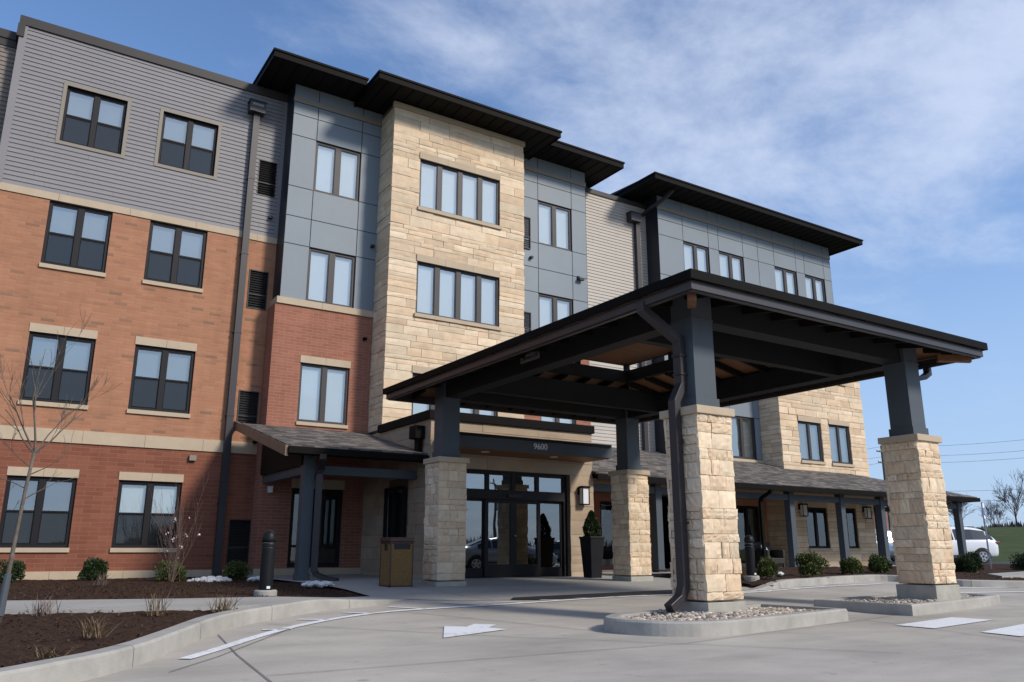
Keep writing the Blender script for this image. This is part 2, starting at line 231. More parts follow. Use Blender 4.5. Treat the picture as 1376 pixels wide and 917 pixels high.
# concrete with pour-to-pour colour change, stains and a broom finish
def concrete(name, c0, c1, panel):
    m = bpy.data.materials.new(name); m.use_nodes = True; t = m.node_tree; n = t.nodes; l = t.links; p = n['Principled BSDF']
    p.inputs['Roughness'].default_value = 0.85; p.inputs['Specular IOR Level'].default_value = 0.3
    c = n.new('ShaderNodeTexCoord'); v = c.outputs['Object']
    a = n.new('ShaderNodeTexNoise'); a.inputs['Scale'].default_value = 0.55; a.inputs['Detail'].default_value = 8; a.inputs['Roughness'].default_value = 0.6; l.new(v, a.inputs['Vector'])
    mp = n.new('ShaderNodeMapping'); mp.inputs['Rotation'].default_value = (0, 0, radians(-14)); mp.inputs['Scale'].default_value = (0.6, 1.5, 1); l.new(v, mp.inputs[0])
    b = n.new('ShaderNodeTexNoise'); b.inputs['Scale'].default_value = 1.2; b.inputs['Detail'].default_value = 7; b.inputs['Roughness'].default_value = 0.7; l.new(mp.outputs[0], b.inputs['Vector'])
    ad = n.new('ShaderNodeMath'); ad.operation = 'MULTIPLY_ADD'; ad.inputs[1].default_value = 0.7; l.new(b.outputs['Fac'], ad.inputs[0]); l.new(a.outputs['Fac'], ad.inputs[2])
    mr = n.new('ShaderNodeMapRange'); mr.inputs['From Min'].default_value = 0.55; mr.inputs['From Max'].default_value = 1.15; l.new(ad.outputs[0], mr.inputs[0])
    mx = n.new('ShaderNodeMix'); mx.data_type = 'RGBA'; mx.inputs[6].default_value = (*c0, 1); mx.inputs[7].default_value = (*c1, 1); l.new(mr.outputs[0], mx.inputs[0])
    f = n.new('ShaderNodeTexNoise'); f.inputs['Scale'].default_value = 70; f.inputs['Detail'].default_value = 4; l.new(v, f.inputs['Vector'])
    fr = n.new('ShaderNodeMapRange'); fr.inputs['From Min'].default_value = 0.25; fr.inputs['From Max'].default_value = 0.75; fr.inputs['To Min'].default_value = 0.88; fr.inputs['To Max'].default_value = 1.1; l.new(f.outputs['Fac'], fr.inputs[0])
    sp = n.new('ShaderNodeTexNoise'); sp.inputs['Scale'].default_value = 4.5; sp.inputs['Detail'].default_value = 2; l.new(v, sp.inputs['Vector'])
    sr = n.new('ShaderNodeMapRange'); sr.inputs['From Min'].default_value = 0.66; sr.inputs['From Max'].default_value = 0.76; sr.inputs['To Min'].default_value = 1; sr.inputs['To Max'].default_value = 0.80; l.new(sp.outputs['Fac'], sr.inputs[0])
    mu = n.new('ShaderNodeMath'); mu.operation = 'MULTIPLY'; l.new(fr.outputs[0], mu.inputs[0]); l.new(sr.outputs[0], mu.inputs[1])
    vo = n.new('ShaderNodeTexVoronoi'); vo.inputs['Scale'].default_value = 1.1; l.new(v, vo.inputs['Vector']); vr = n.new('ShaderNodeMapRange'); vr.inputs['From Min'].default_value = 0.03; vr.inputs['From Max'].default_value = 0.07; vr.inputs['To Min'].default_value = 0.66; vr.inputs['To Max'].default_value = 1.0; l.new(vo.outputs['Distance'], vr.inputs[0])
    m1 = n.new('ShaderNodeMath'); m1.operation = 'MULTIPLY'; l.new(mu.outputs[0], m1.inputs[0]); l.new(vr.outputs[0], m1.inputs[1])
    mt = n.new('ShaderNodeMapping'); mt.inputs['Rotation'].default_value = (0, 0, radians(-20)); mt.inputs['Scale'].default_value = (0.10, 0.9, 1); l.new(v, mt.inputs[0])
    tt = n.new('ShaderNodeTexNoise'); tt.inputs['Scale'].default_value = 1.0; tt.inputs['Detail'].default_value = 5; tt.inputs['Roughness'].default_value = 0.6; l.new(mt.outputs[0], tt.inputs['Vector'])
    t2 = n.new('ShaderNodeMapRange'); t2.inputs['From Min'].default_value = 0.36; t2.inputs['From Max'].default_value = 0.54; t2.inputs['To Min'].default_value = 0.93; t2.inputs['To Max'].default_value = 1.03; l.new(tt.outputs['Fac'], t2.inputs[0])
    mu = n.new('ShaderNodeMath'); mu.operation = 'MULTIPLY'; l.new(m1.outputs[0], mu.inputs[0]); l.new(t2.outputs[0], mu.inputs[1])
    sc = n.new('ShaderNodeVectorMath'); sc.operation = 'SCALE'; l.new(mx.outputs[2], sc.inputs[0]); l.new(mu.outputs[0], sc.inputs['Scale']); l.new(sc.outputs[0], p.inputs['Base Color'])
    bp = n.new('ShaderNodeBump'); bp.inputs['Strength'].default_value = 0.25; bp.inputs['Distance'].default_value = 0.004; l.new(f.outputs['Fac'], bp.inputs['Height']); l.new(bp.outputs[0], p.inputs['Normal'])
    MAT[name] = m
def paint(name):
    m = bpy.data.materials.new(name); m.use_nodes = True; t = m.node_tree; n = t.nodes; l = t.links; p = n['Principled BSDF']; p.inputs['Roughness'].default_value = 0.8
    c = n.new('ShaderNodeTexCoord'); a = n.new('ShaderNodeTexNoise'); a.inputs['Scale'].default_value = 16; a.inputs['Detail'].default_value = 9; a.inputs['Roughness'].default_value = 0.75; l.new(c.outputs['Object'], a.inputs['Vector'])
    b = n.new('ShaderNodeTexNoise'); b.inputs['Scale'].default_value = 1.6; b.inputs['Detail'].default_value = 3; l.new(c.outputs['Object'], b.inputs['Vector'])
    ad = n.new('ShaderNodeMath'); ad.operation = 'MULTIPLY_ADD'; ad.inputs[1].default_value = 0.5; l.new(b.outputs['Fac'], ad.inputs[0]); l.new(a.outputs['Fac'], ad.inputs[2])
    r = n.new('ShaderNodeMapRange'); r.inputs['From Min'].default_value = 0.78; r.inputs['From Max'].default_value = 0.95; r.inputs['To Max'].default_value = 0.7; l.new(ad.outputs[0], r.inputs[0])
    x = n.new('ShaderNodeMix'); x.data_type = 'RGBA'; x.inputs[6].default_value = (0.74, 0.75, 0.77, 1); x.inputs[7].default_value = (0.40, 0.375, 0.335, 1); l.new(r.outputs[0], x.inputs[0]); l.new(x.outputs[2], p.inputs['Base Color']); MAT[name] = m
paint('paint_white')
concrete('concrete_drive', (0.30, 0.278, 0.245), (0.50, 0.458, 0.40), 4)
concrete('concrete_walk', (0.30, 0.29, 0.27), (0.39, 0.375, 0.345), 2)

# ------------------------------------------------------------------ mesh helpers
class MB:
    def __init__(s): s.v = []; s.f = []
    def quad(s, a, b, c, d):
        i = len(s.v); s.v += [a, b, c, d]; s.f.append((i, i+1, i+2, i+3)); return s
    def poly(s, pts):
        i = len(s.v); s.v += list(pts); s.f.append(tuple(range(i, i+len(pts)))); return s
    def box(s, x0, x1, y0, y1, z0, z1):
        i = len(s.v); s.v += [(x0,y0,z0),(x1,y0,z0),(x1,y1,z0),(x0,y1,z0),(x0,y0,z1),(x1,y0,z1),(x1,y1,z1),(x0,y1,z1)]
        for q in ((3,2,1,0),(4,5,6,7),(0,1,5,4),(1,2,6,5),(2,3,7,6),(3,0,4,7)): s.f.append(tuple(i+k for k in q))
        return s
    def hexa(s, b, t):
        """b, t: four bottom and four top points, counter-clockwise seen from above"""
        i = len(s.v); s.v += list(b)+list(t)
        for q in ((3,2,1,0),(4,5,6,7),(0,1,5,4),(1,2,6,5),(2,3,7,6),(3,0,4,7)): s.f.append(tuple(i+k for k in q))
        return s
    def prism(s, pts, z0, z1):
        n = len(pts); i = len(s.v)
        f0 = z0 if callable(z0) else (lambda x, y: z0); f1 = z1 if callable(z1) else (lambda x, y: z1)
        s.v += [(x, y, f0(x, y)) for x, y in pts]+[(x, y, f1(x, y)) for x, y in pts]
        s.f.append(tuple(i+n+k for k in range(n))); s.f.append(tuple(i+k for k in reversed(range(n))))
        for k in range(n): s.f.append((i+k, i+(k+1) % n, i+n+(k+1) % n, i+n+k))
        return s
    def extrude_x(s, yz, x0, x1):
        n = len(yz); i = len(s.v); s.v += [(x0, y, z) for y, z in yz]+[(x1, y, z) for y, z in yz]
        s.f.append(tuple(i+k for k in range(n))); s.f.append(tuple(i+n+k for k in reversed(range(n))))
        for k in range(n): s.f.append((i+k, i+n+k, i+n+(k+1) % n, i+(k+1) % n))
        return s
    def tube(s, pts, rads, n=8, cap=True):
        pts = [Vector(p) for p in pts]; rings = []
        for k, p in enumerate(pts):
            d = (pts[min(k+1, len(pts)-1)]-pts[max(k-1, 0)]); d = d.normalized() if d.length > 1e-9 else Vector((0, 0, 1))
            a = d.cross(Vector((0, 0, 1)) if abs(d.z) < 0.9 else Vector((0, 1, 0))).normalized(); b = d.cross(a)
            r = rads[k] if isinstance(rads, (list, tuple)) else rads
            i = len(s.v); s.v += [tuple(p+r*(cos(2*pi*j/n)*a+sin(2*pi*j/n)*b)) for j in range(n)]; rings.append(i)
        for k in range(len(rings)-1):
            for j in range(n): s.f.append((rings[k]+j, rings[k]+(j+1) % n, rings[k+1]+(j+1) % n, rings[k+1]+j))
        if cap: s.f.append(tuple(rings[0]+j for j in reversed(range(n)))); s.f.append(tuple(rings[-1]+j for j in range(n)))
        return s
    def pipe(s, pts, w, d):
        """rectangular pipe along a path in a vertical plane: w across (perpendicular to the path plane), d in the plane"""
        pts = [Vector(p) for p in pts]; rings = []
        h = None
        for k in range(len(pts)-1):
            e = pts[k+1]-pts[k]
            if abs(e.x)+abs(e.y) > 1e-4: h = Vector((e.x, e.y, 0)).normalized(); break
        h = h or Vector((1, 0, 0)); side = Vector((0, 0, 1)).cross(h).normalized()
        for k, p in enumerate(pts):
            e0 = (pts[k]-pts[k-1]).normalized() if k else (pts[1]-pts[0]).normalized()
            e1 = (pts[k+1]-pts[k]).normalized() if k < len(pts)-1 else e0
            t = (e0+e1).normalized(); nrm = side.cross(t).normalized(); cs = max(0.5, t.dot(e1))
            i = len(s.v); s.v += [tuple(p+side*w/2*a+nrm*d/2*b/cs) for a, b in ((-1,-1),(1,-1),(1,1),(-1,1))]; rings.append(i)
        for k in range(len(rings)-1):
            for j in range(4): s.f.append((rings[k]+j, rings[k]+(j+1) % 4, rings[k+1]+(j+1) % 4, rings[k+1]+j))
        s.f.append(tuple(rings[0]+j for j in (3,2,1,0))); s.f.append(tuple(rings[-1]+j for j in range(4)))
        return s
    def lathe(s, cx, cy, prof, n=24):
        rings = []
        for r, z in prof:
            i = len(s.v); s.v += [(cx+r*cos(2*pi*j/n), cy+r*sin(2*pi*j/n), z) for j in range(n)]; rings.append(i)
        for k in range(len(rings)-1):
            for j in range(n): s.f.append((rings[k]+j, rings[k]+(j+1) % n, rings[k+1]+(j+1) % n, rings[k+1]+j))
        s.f.append(tuple(rings[0]+j for j in reversed(range(n)))); s.f.append(tuple(rings[-1]+j for j in range(n)))
        return s
    def build(s, name, m, parent=None, smooth=False, bevel=0.0, fix=True):
        me = bpy.data.meshes.new(name); me.from_pydata([tuple(v) for v in s.v], [], s.f)
        if fix:
            bm = bmesh.new(); bm.from_mesh(me); bmesh.ops.recalc_face_normals(bm, faces=bm.faces); bm.to_mesh(me); bm.free()
        if smooth:
            for p in me.polygons: p.use_smooth = True
        me.materials.append(MAT[m] if isinstance(m, str) else m)
        o = bpy.data.objects.new(name, me); COL.objects.link(o)
        if parent is not None: attach(o, parent)
        if bevel:
            b = o.modifiers.new('bevel', 'BEVEL'); b.width = bevel; b.segments = 2; b.limit_method = 'ANGLE'; b.angle_limit = radians(40)
        return o

def attach(o, parent):
    o.parent = parent
    if parent.type == 'EMPTY' and parent.get('world_coords'): o.matrix_parent_inverse = Matrix.Translation(-Vector(parent.location))
def thing(name, label, cat, loc=(0, 0, 0), rz=0, group=None, world=False):
    o = bpy.data.objects.new(name, None); COL.objects.link(o); o.location = loc; o.rotation_euler = (0, 0, rz); o.empty_display_size = 0.3
    o['label'] = label; o['category'] = cat
    if group: o['group'] = group
    if world: o['world_coords'] = 1
    return o
def tag(o, label, cat, group=None, kind=None):
    o['label'] = label; o['category'] = cat
    if group: o['group'] = group
    if kind: o['kind'] = kind
    return o
def struct(o): o['kind'] = 'structure'; return o
def copy_tree(o, loc, rz, label, parent=None):
    c = o.copy(); COL.objects.link(c)
    if parent is None: c.location = loc; c.rotation_euler = (0, 0, rz); c['label'] = label
    else: c.parent = parent
    for ch in list(o.children): copy_tree(ch, None, None, None, c)
    return c
def interp(x, xs, ys):
    if x <= xs[0]: return ys[0]
    for a, b, c, d in zip(xs, xs[1:], ys, ys[1:]):
        if x <= b: return c+(d-c)*(x-a)/(b-a)
    return ys[-1]
def zg(y): return interp(y, [0, 7.5, 14, 17, 21.3, 30], [0, 0, .21, .25, .28, .30])
# ------------------------------------------------------------------ wall helpers;  P(u, d, z): u along the wall, d outward
def PY(Y): return lambda u, d, z: (u, Y-d, z)
def PX(X): return lambda u, d, z: (X-d, u, z)          # wall facing -X
def PXr(X): return lambda u, d, z: (X+d, u, z)         # wall facing +X
def pbox(mb, P, u0, u1, d0, d1, z0, z1):
    b = [P(u0,d0,z0), P(u1,d0,z0), P(u1,d1,z0), P(u0,d1,z0)]; t = [P(u0,d0,z1), P(u1,d0,z1), P(u1,d1,z1), P(u0,d1,z1)]
    mb.hexa(b, t)
def cells(u0, u1, z0, z1, holes, ub=(), zb=()):
    us = sorted({u0, u1, *[x for h in holes for x in h[:2] if u0 < x < u1], *[x for x in ub if u0 < x < u1]})
    zs = sorted({z0, z1, *[x for h in holes for x in h[2:] if z0 < x < z1], *[x for x in zb if z0 < x < z1]})
    for za, zc in zip(zs, zs[1:]):
        for ua, uc in zip(us, us[1:]):
            um, zm = (ua+uc)/2, (za+zc)/2
            if not any(h[0] < um < h[1] and h[2] < zm < h[3] for h in holes): yield ua, uc, za, zc
def wall(mb, P, u0, u1, z0, z1, holes=(), rd=0.16, d=0.0):
    for a, b, c, e in cells(u0, u1, z0, z1, holes): mb.quad(P(a,d,c), P(b,d,c), P(b,d,e), P(a,d,e))
    for h in holes: reveal(mb, P, h, d, rd, u0, u1, z0, z1)
    return mb
def reveal(mb, P, h, d, rd, u0, u1, z0, z1):
    a, b, c, e = max(h[0],u0), min(h[1],u1), max(h[2],z0), min(h[3],z1)
    if a >= b or c >= e: return
    mb.quad(P(a,d,c), P(a,-rd,c), P(a,-rd,e), P(a,d,e)); mb.quad(P(b,d,c), P(b,-rd,c), P(b,-rd,e), P(b,d,e))
    if c > z0: mb.quad(P(a,d,c), P(b,d,c), P(b,-rd,c), P(a,-rd,c))
    if e < z1: mb.quad(P(a,d,e), P(b,d,e), P(b,-rd,e), P(a,-rd,e))
def siding(mb, P, u0, u1, z0, z1, holes=(), ex=0.118):
    z = z0
    while z < z1-1e-4:
        zt = min(z+ex, z1)
        sub = sorted({z, zt, *[x for h in holes for x in h[2:] if z+0.004 < x < zt-0.004]})
        for za, zb in zip(sub, sub[1:]):
            iv = [(u0, u1)]; zm = (za+zb)/2
            for h in holes:
                if h[2] < zm < h[3]:
                    nv = []
                    for a, b in iv:
                        if h[0] > a: nv.append((a, min(b, h[0])))
                        if h[1] < b: nv.append((max(a, h[1]), b))
                    iv = [q for q in nv if q[1]-q[0] > 0.01]
            da = 0.024-0.020*(za-z)/ex; db = 0.024-0.020*(zb-z)/ex
            if u1-u0 > 2.5:
                cut_ = u0+R.uniform(.4, 3.4); nv = []
                while cut_ < u1:
                    nv.append(cut_); cut_ += 3.66
                for c_ in nv: iv = [q for a, b in iv for q in (((a, c_-.0015), (c_+.0015, b)) if a+.1 < c_ < b-.1 else ((a, b),))]
            for a, b in iv:
                mb.quad(P(a,da,za), P(b,da,za), P(b,db,zb), P(a,db,zb))
                if za == z: mb.quad(P(a,0.002,za), P(b,0.002,za), P(b,da,za), P(a,da,za))
        z = zt
    for h in holes: reveal(mb, P, h, 0.0, 0.16, u0, u1, z0, z1)
    return mb
def panels(mb, bk, P, u0, u1, z0, z1, ub, zb, holes=(), gap=0.024):
    # a hole's own edges need not be joints: merge cells by using joint grid only, holes must coincide with joints
    for a, b, c, e in cells(u0, u1, z0, z1, holes, ub, zb):
        pbox(mb, P, a+gap/2, b-gap/2, -0.02, 0.0, c+gap/2, e-gap/2)
    wall(bk, P, u0, u1, z0, z1, holes, 0.16, -0.014)
def stone_face(mb, P, u0, u1, z0, z1, holes=(), hs=(.10, .14, .19, .24), ws=(.22, .75), prot=0.035, nu=3, nz=2, rough=0.008, rnd=R, ext=(0, 0), gap=0.006):
    zs = sorted({z0, z1, *[x for h in holes for x in h[2:] if z0 < x < z1]})
    for za, zb in zip(zs, zs[1:]):
        z = za
        while z < zb-1e-4:
            h = rnd.choice(hs)*rnd.uniform(.92, 1.08)
            if zb-z-h < hs[0]*0.75: h = zb-z
            zm = z+h/2; iv = [(u0, u1)]
            for q in holes:
                if q[2] < zm < q[3]:
                    nv = []
                    for a, b in iv:
                        if q[0] > a: nv.append((a, min(b, q[0])))
                        if q[1] < b: nv.append((max(a, q[1]), b))
                    iv = [t for t in nv if t[1]-t[0] > 0.02]
            for a, b in iv:
                u = a
                while u < b-1e-4:
                    wd = rnd.uniform(*ws)*(0.75+1.2*h)
                    if b-u-wd < ws[0]*0.7: wd = b-u
                    p = rnd.uniform(0.5, 1.0)*prot
                    ua, uc = u, u+wd
                    if ext[0] and u == u0: ua -= p*ext[0]
                    if ext[1] and abs(uc-u1) < 1e-4: uc += p*ext[1]
                    i0 = len(mb.v); g = gap/2; tilt = rnd.uniform(-.3, .3)*rough*2; tu = rnd.uniform(-1, 1)*rough
                    for k in range(nz+1):
                        for j in range(nu+1):
                            edge = (j in (0, nu)) or (k in (0, nz))
                            uu = ua+g+(uc-ua-gap)*j/nu; zz = z+g+(h-gap)*k/nz
                            uu += rnd.uniform(-1, 1)*rough*(0.35 if j in (0, nu) else 1)*0.6; zz += rnd.uniform(-1, 1)*rough*(0.25 if k in (0, nz) else 1)*0.6
                            dd = p+rnd.uniform(-1, 1)*rough-(rough*1.3 if edge else 0)+tilt*(k/nz-.5)*2+tu*(j/nu-.5)*2
                            mb.v.append(P(uu, max(dd, 0.004), zz))
                    id_ = lambda j, k: i0+k*(nu+1)+j
                    for k in range(nz):
                        for j in range(nu): mb.f.append((id_(j,k), id_(j+1,k), id_(j+1,k+1), id_(j,k+1)))
                    ring = [id_(j,0) for j in range(nu)]+[id_(nu,k) for k in range(nz)]+[id_(j,nz) for j in range(nu,0,-1)]+[id_(0,k) for k in range(nz,0,-1)]
                    cor = {id_(0,0):(ua+g,z+g), id_(nu,0):(uc-g,z+g), id_(nu,nz):(uc-g,z+h-g), id_(0,nz):(ua+g,z+h-g)}
                    ib = len(mb.v)
                    for k in range(nz+1):
                        for j in range(nu+1):
                            pass
                    bmap = {}
                    for j in range(nu+1):
                        for k in (0, nz): bmap.setdefault(id_(j,k), (ua+g+(uc-ua-gap)*j/nu, z+g+(h-gap)*k/nz))
                    for k in range(nz+1):
                        for j in (0, nu): bmap.setdefault(id_(j,k), (ua+g+(uc-ua-gap)*j/nu, z+g+(h-gap)*k/nz))
                    bi = {}
                    for r in ring:
                        bi[r] = len(mb.v); mb.v.append(P(bmap[r][0], -0.03, bmap[r][1]))
                    for a_, b_ in zip(ring, ring[1:]+ring[:1]): mb.f.append((a_, bi[a_], bi[b_], b_))
                    u = u+wd
            z += h

def window(parent, P, u0, u1, z0, z1, cols=2, sash=False, frame='frame_brown', blind='blind', lintel=0, sill=0.0, lower='blind_dim', mull=0.13, fb=0.055, d=0.0, trim=None, label=None, curtain=False, glassmat='glass', cut=None):
    f = MB(); A, B = -0.13+d, -0.055+d
    pbox(f, P, u0, u0+fb, A, B, z0, z1); pbox(f, P, u1-fb, u1, A, B, z0, z1)
    pbox(f, P, u0+fb, u1-fb, A, B, z1-fb, z1); pbox(f, P, u0+fb, u1-fb, A, B, z0, z0+fb)
    cw = (u1-u0-2*fb-mull*(cols-1))/cols; g = MB(); bl = MB(); sc = MB(); bl2 = MB(); zm = (z0+z1)/2
    for c in range(cols):
        a = u0+fb+c*(cw+mull); b = a+cw
        if c: pbox(f, P, a-mull, a, A, B+0.004, z0+fb, z1-fb)
        # sash / casement inner frame
        iw = 0.022
        zz = [(z0+fb, z1-fb)] if not sash else [(z0+fb, zm), (zm, z1-fb)]
        if cut: zz = [(z0+fb, cut), (cut, z1-fb)]
        for q, (za, zb) in enumerate(zz):
            dA, dB = A, B-0.016-(0.02 if (sash and q == 0) else 0)
            pbox(f, P, a, a+iw, dA, dB, za, zb); pbox(f, P, b-iw, b, dA, dB, za, zb)
            rb = 0.032 if len(zz) > 1 else iw
            pbox(f, P, a+iw, b-iw, dA, dB, za, za+rb); pbox(f, P, a+iw, b-iw, dA, dB, zb-rb, zb)
            gd = dB-0.02
            t1, t2 = R.uniform(-.004, .004), R.uniform(-.004, .004)
            g.quad(P(a+iw,gd+t1,za+rb), P(b-iw,gd-t1,za+rb), P(b-iw,gd-t1+t2,zb-rb), P(a+iw,gd+t1+t2,zb-rb))
            if sash and q == 0: sc.quad(P(a+iw*.5,B-0.012,za+rb*.5), P(b-iw*.5,B-0.012,za+rb*.5), P(b-iw*.5,B-0.012,zb-rb*.5), P(a+iw*.5,B-0.012,zb-rb*.5))
            tgt = bl2 if (sash and q == 0 and lower != blind) else bl
            if not curtain: tgt.quad(P(a-.02,-0.165+d,za-.01), P(b+.02,-0.165+d,za-.01), P(b+.02,-0.165+d,zb+.01), P(a-.02,-0.165+d,zb+.01))
    o = f.build('window', frame, parent)
    if label: o['label'] = label
    g.build('pane', 'glass_porch' if curtain else glassmat, o)
    if bl.v: bl.build('blind' if blind != 'room' else 'interior', blind, o)
    if bl2.v: bl2.build('blind' if lower != 'room' else 'interior', lower, o)
    if sc.v: sc.build('insect_screen', 'insect_screen', o)
    if curtain:
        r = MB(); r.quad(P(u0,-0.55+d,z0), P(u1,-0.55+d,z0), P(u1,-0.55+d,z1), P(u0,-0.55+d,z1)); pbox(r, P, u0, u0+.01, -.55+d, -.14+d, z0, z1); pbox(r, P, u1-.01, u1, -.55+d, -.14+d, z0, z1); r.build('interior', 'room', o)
        for sgn, e in ((1, u0+fb),) + (((-1, u1-fb),) if P is pG else ()):
            cu = MB(); K = 10; H = z1-z0-.1; Wd = (u1-u0)*.42
            for k in range(K):
                pass
            rows = 8
            for q in range(rows+1):
                tq = q/rows; wd = Wd*.72*(0.25+0.75*(abs(tq-.45)**1.2/0.55**1.2 if tq > .45 else 0.3))
                for k in range(K+1): cu.v.append(P(e+sgn*wd*k/K, -0.26+d+0.025*sin(k*2.4), z0+.05+H*tq))
            for q in range(rows):
                for k in range(K): i = q*(K+1)+k; cu.f.append((i, i+1, i+K+2, i+K+1))
            cu.build('curtain', 'curtain', o)
    if lintel:
        l_ = MB(); m_ = (u0+u1)/2
        pbox(l_, P, u0-.015, m_-.003, -0.05, 0.02+d, z1, z1+lintel); pbox(l_, P, m_+.003, u1+.015, -0.05, 0.02+d, z1, z1+lintel); l_.build('lintel', 'limestone', o)
    if sill:
        s_ = MB(); pbox(s_, P, u0-.02, u1+.02, -0.12+d, 0.05+d, z0-sill, z0); s_.build('sill', 'limestone', o)
    if trim:
        t_ = MB(); w_ = .085
        pbox(t_, P, u0-w_, u0, -0.06, 0.034, z0-w_, z1+w_); pbox(t_, P, u1, u1+w_, -0.06, 0.034, z0-w_, z1+w_)
        pbox(t_, P, u0, u1, -0.06, 0.034, z1, z1+w_); pbox(t_, P, u0, u1, -0.06, 0.034, z0-w_, z0); t_.build('casing', trim, o)
    return o
def louvre(parent, P, u0, u1, z0, z1, split=0.36):
    b = MB(); pbox(b, P, u0-.025, u0, -.05, .02, z0-.025, z1+.025); pbox(b, P, u1, u1+.025, -.05, .02, z0-.025, z1+.025); pbox(b, P, u0, u1, -.05, .02, z1, z1+.025); pbox(b, P, u0, u1, -.05, .02, z0-.025, z0)
    zs = z0+(z1-z0)*split; pbox(b, P, u0, u1, -.05, .012, zs-.012, zs+.012)
    o = b.build('louvre', 'frame_brown', parent)
    s = MB(); n = 16
    for k in range(n):
        z = z0+(z1-z0)*(k+.1)/n; h = (z1-z0)/n
        if abs(z+h/2-zs) < h*.6: continue
        s.quad(P(u0,-.005,z), P(u1,-.005,z), P(u1,-.045,z+h*.9), P(u0,-.045,z+h*.9))
    pbox(s, P, u0, u1, -.07, -.05, z0, z1); s.build('slats', 'louvre', o)
    return o
def wall_lamp(parent, P, u, z, h=0.42, w_=0.19):
    b = MB(); pbox(b, P, u-w_*.65, u+w_*.65, 0.0, .03, z+h*.55, z+h*.95); pbox(b, P, u-w_*.62, u+w_*.62, .03, .20, z+h-.05, z+h); pbox(b, P, u-w_*.55, u+w_*.55, .04, .19, z, z+.025)
    for a in (-w_*.55, w_*.55-.015): pbox(b, P, u+a, u+a+.015, .175, .19, z+.025, z+h-.05)
    o = b.build('wall_lamp', 'bronze', parent)
    g = MB(); pbox(g, P, u-w_*.48, u+w_*.48, .05, .17, z+.025, z+h-.05); g.build('lamp_shade', 'lamp_glass', o)
    return o

# ------------------------------------------------------------------ the building
YB, YG, YT = 21.3, 20.64, 19.72
bld = thing('apartment_building', 'four storey building of brick, pale stone and blue grey panels under dark overhanging roofs', 'building', (12, 21, .25), world=True)
pB, pG, pT = PY(YB), PY(YG), PY(YT)
XA, XB = (.425, 1.815), (2.69, 4.11)
ZL = {4: (10.67, 12.20), 3: (7.47, 9.10), 2: (4.18, 5.80), 1: (.93, 2.49)}
# wing
holes_up = [(*X, *ZL[l]) for X in (XA, XB) for l in (2, 3)]
LV = {4: (10.47, 11.50), 3: (7.19, 8.23), 2: (3.89, 4.90), 1: (.57, 1.61)}
lv = lambda l: (5.30, 5.77, *LV[l]) if l > 1 else (5.33, 5.83, *LV[l])
wall(MB(), pB, -9, 5.96, 3.58, 9.10, holes_up+[lv(2), lv(3)]+[(-2.2, -.85, *ZL[2]), (-2.2, -.85, *ZL[3])]).build('brick_wall', 'brick_orange', bld)
wall(MB(), pB, -9, 6.3, .42, 3.28, [(*X, *ZL[1]) for X in (XA, XB)]+[lv(1), (-2.2, -.85, *ZL[1])]).build('brick_wall', 'brick_red', bld)
siding(MB(), pB, -.60, 5.96, 9.28, 13.50, [(*X, *ZL[4]) for X in (XA, XB)]+[lv(4)]).build('lap_siding', 'siding_grey', bld)
siding(MB(), PY(YB+.35), -9, -.66, 9.28, 13.22).build('lap_siding', 'siding_brown', bld)
m = MB(); pbox(m, pB, -.76, -.60, -.4, .035, 9.28, 13.50); m.build('corner_trim', 'siding_grey', bld); m = MB(); pbox(m, pB, 5.85, 5.96, -.05, .034, 9.28, 13.5); m.build('corner_trim', 'siding_grey', bld)
m = MB()
k = -9.0
while k < 5.95:
    e = min(k+1.6, 5.95); pbox(m, pB, k+.003, e-.003, -.05, .03, 9.10, 9.28); k = e
m.build('stone_band', 'limestone', bld)
m = MB(); k = -9.0
while k < 6.1:
    e = min(k+1.35, 6.1); pbox(m, pB, k+.003, e-.003, -.05, .035, 3.28, 3.58); k = e
m.build('stone_band', 'limestone', bld)
m = MB(); k = -9.0
while k < 6.1:
    e = min(k+1.5, 6.1); pbox(m, pB, k+.003, e-.003, -.05, .045, .05, .42); k = e
m.build('stone_base', 'limestone', bld)
m = MB(); m.box(-.80, 5.96, YB-.06, YB+.30, 13.50, 13.74); m.box(-.82, -.80+.14, YB-.07, YB+.7, 13.16, 13.50); m.box(-9, -.82, YB+.28, YB+.65, 13.20, 13.42); m.build('roof_coping', 'cap_grey', bld)
for X in (XA, XB):
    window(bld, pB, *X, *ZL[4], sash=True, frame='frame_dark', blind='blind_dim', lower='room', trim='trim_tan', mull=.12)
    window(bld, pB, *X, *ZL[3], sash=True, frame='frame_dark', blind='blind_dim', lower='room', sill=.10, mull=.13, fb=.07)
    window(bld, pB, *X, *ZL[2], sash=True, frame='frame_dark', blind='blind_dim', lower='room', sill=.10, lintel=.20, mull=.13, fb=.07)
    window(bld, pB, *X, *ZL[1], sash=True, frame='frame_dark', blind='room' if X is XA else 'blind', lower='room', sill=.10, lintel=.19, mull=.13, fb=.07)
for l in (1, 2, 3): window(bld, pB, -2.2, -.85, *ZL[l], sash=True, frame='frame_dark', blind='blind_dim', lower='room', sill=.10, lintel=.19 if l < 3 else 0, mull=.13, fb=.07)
for l in (4, 3, 2, 1): louvre(bld, pB, *lv(l))
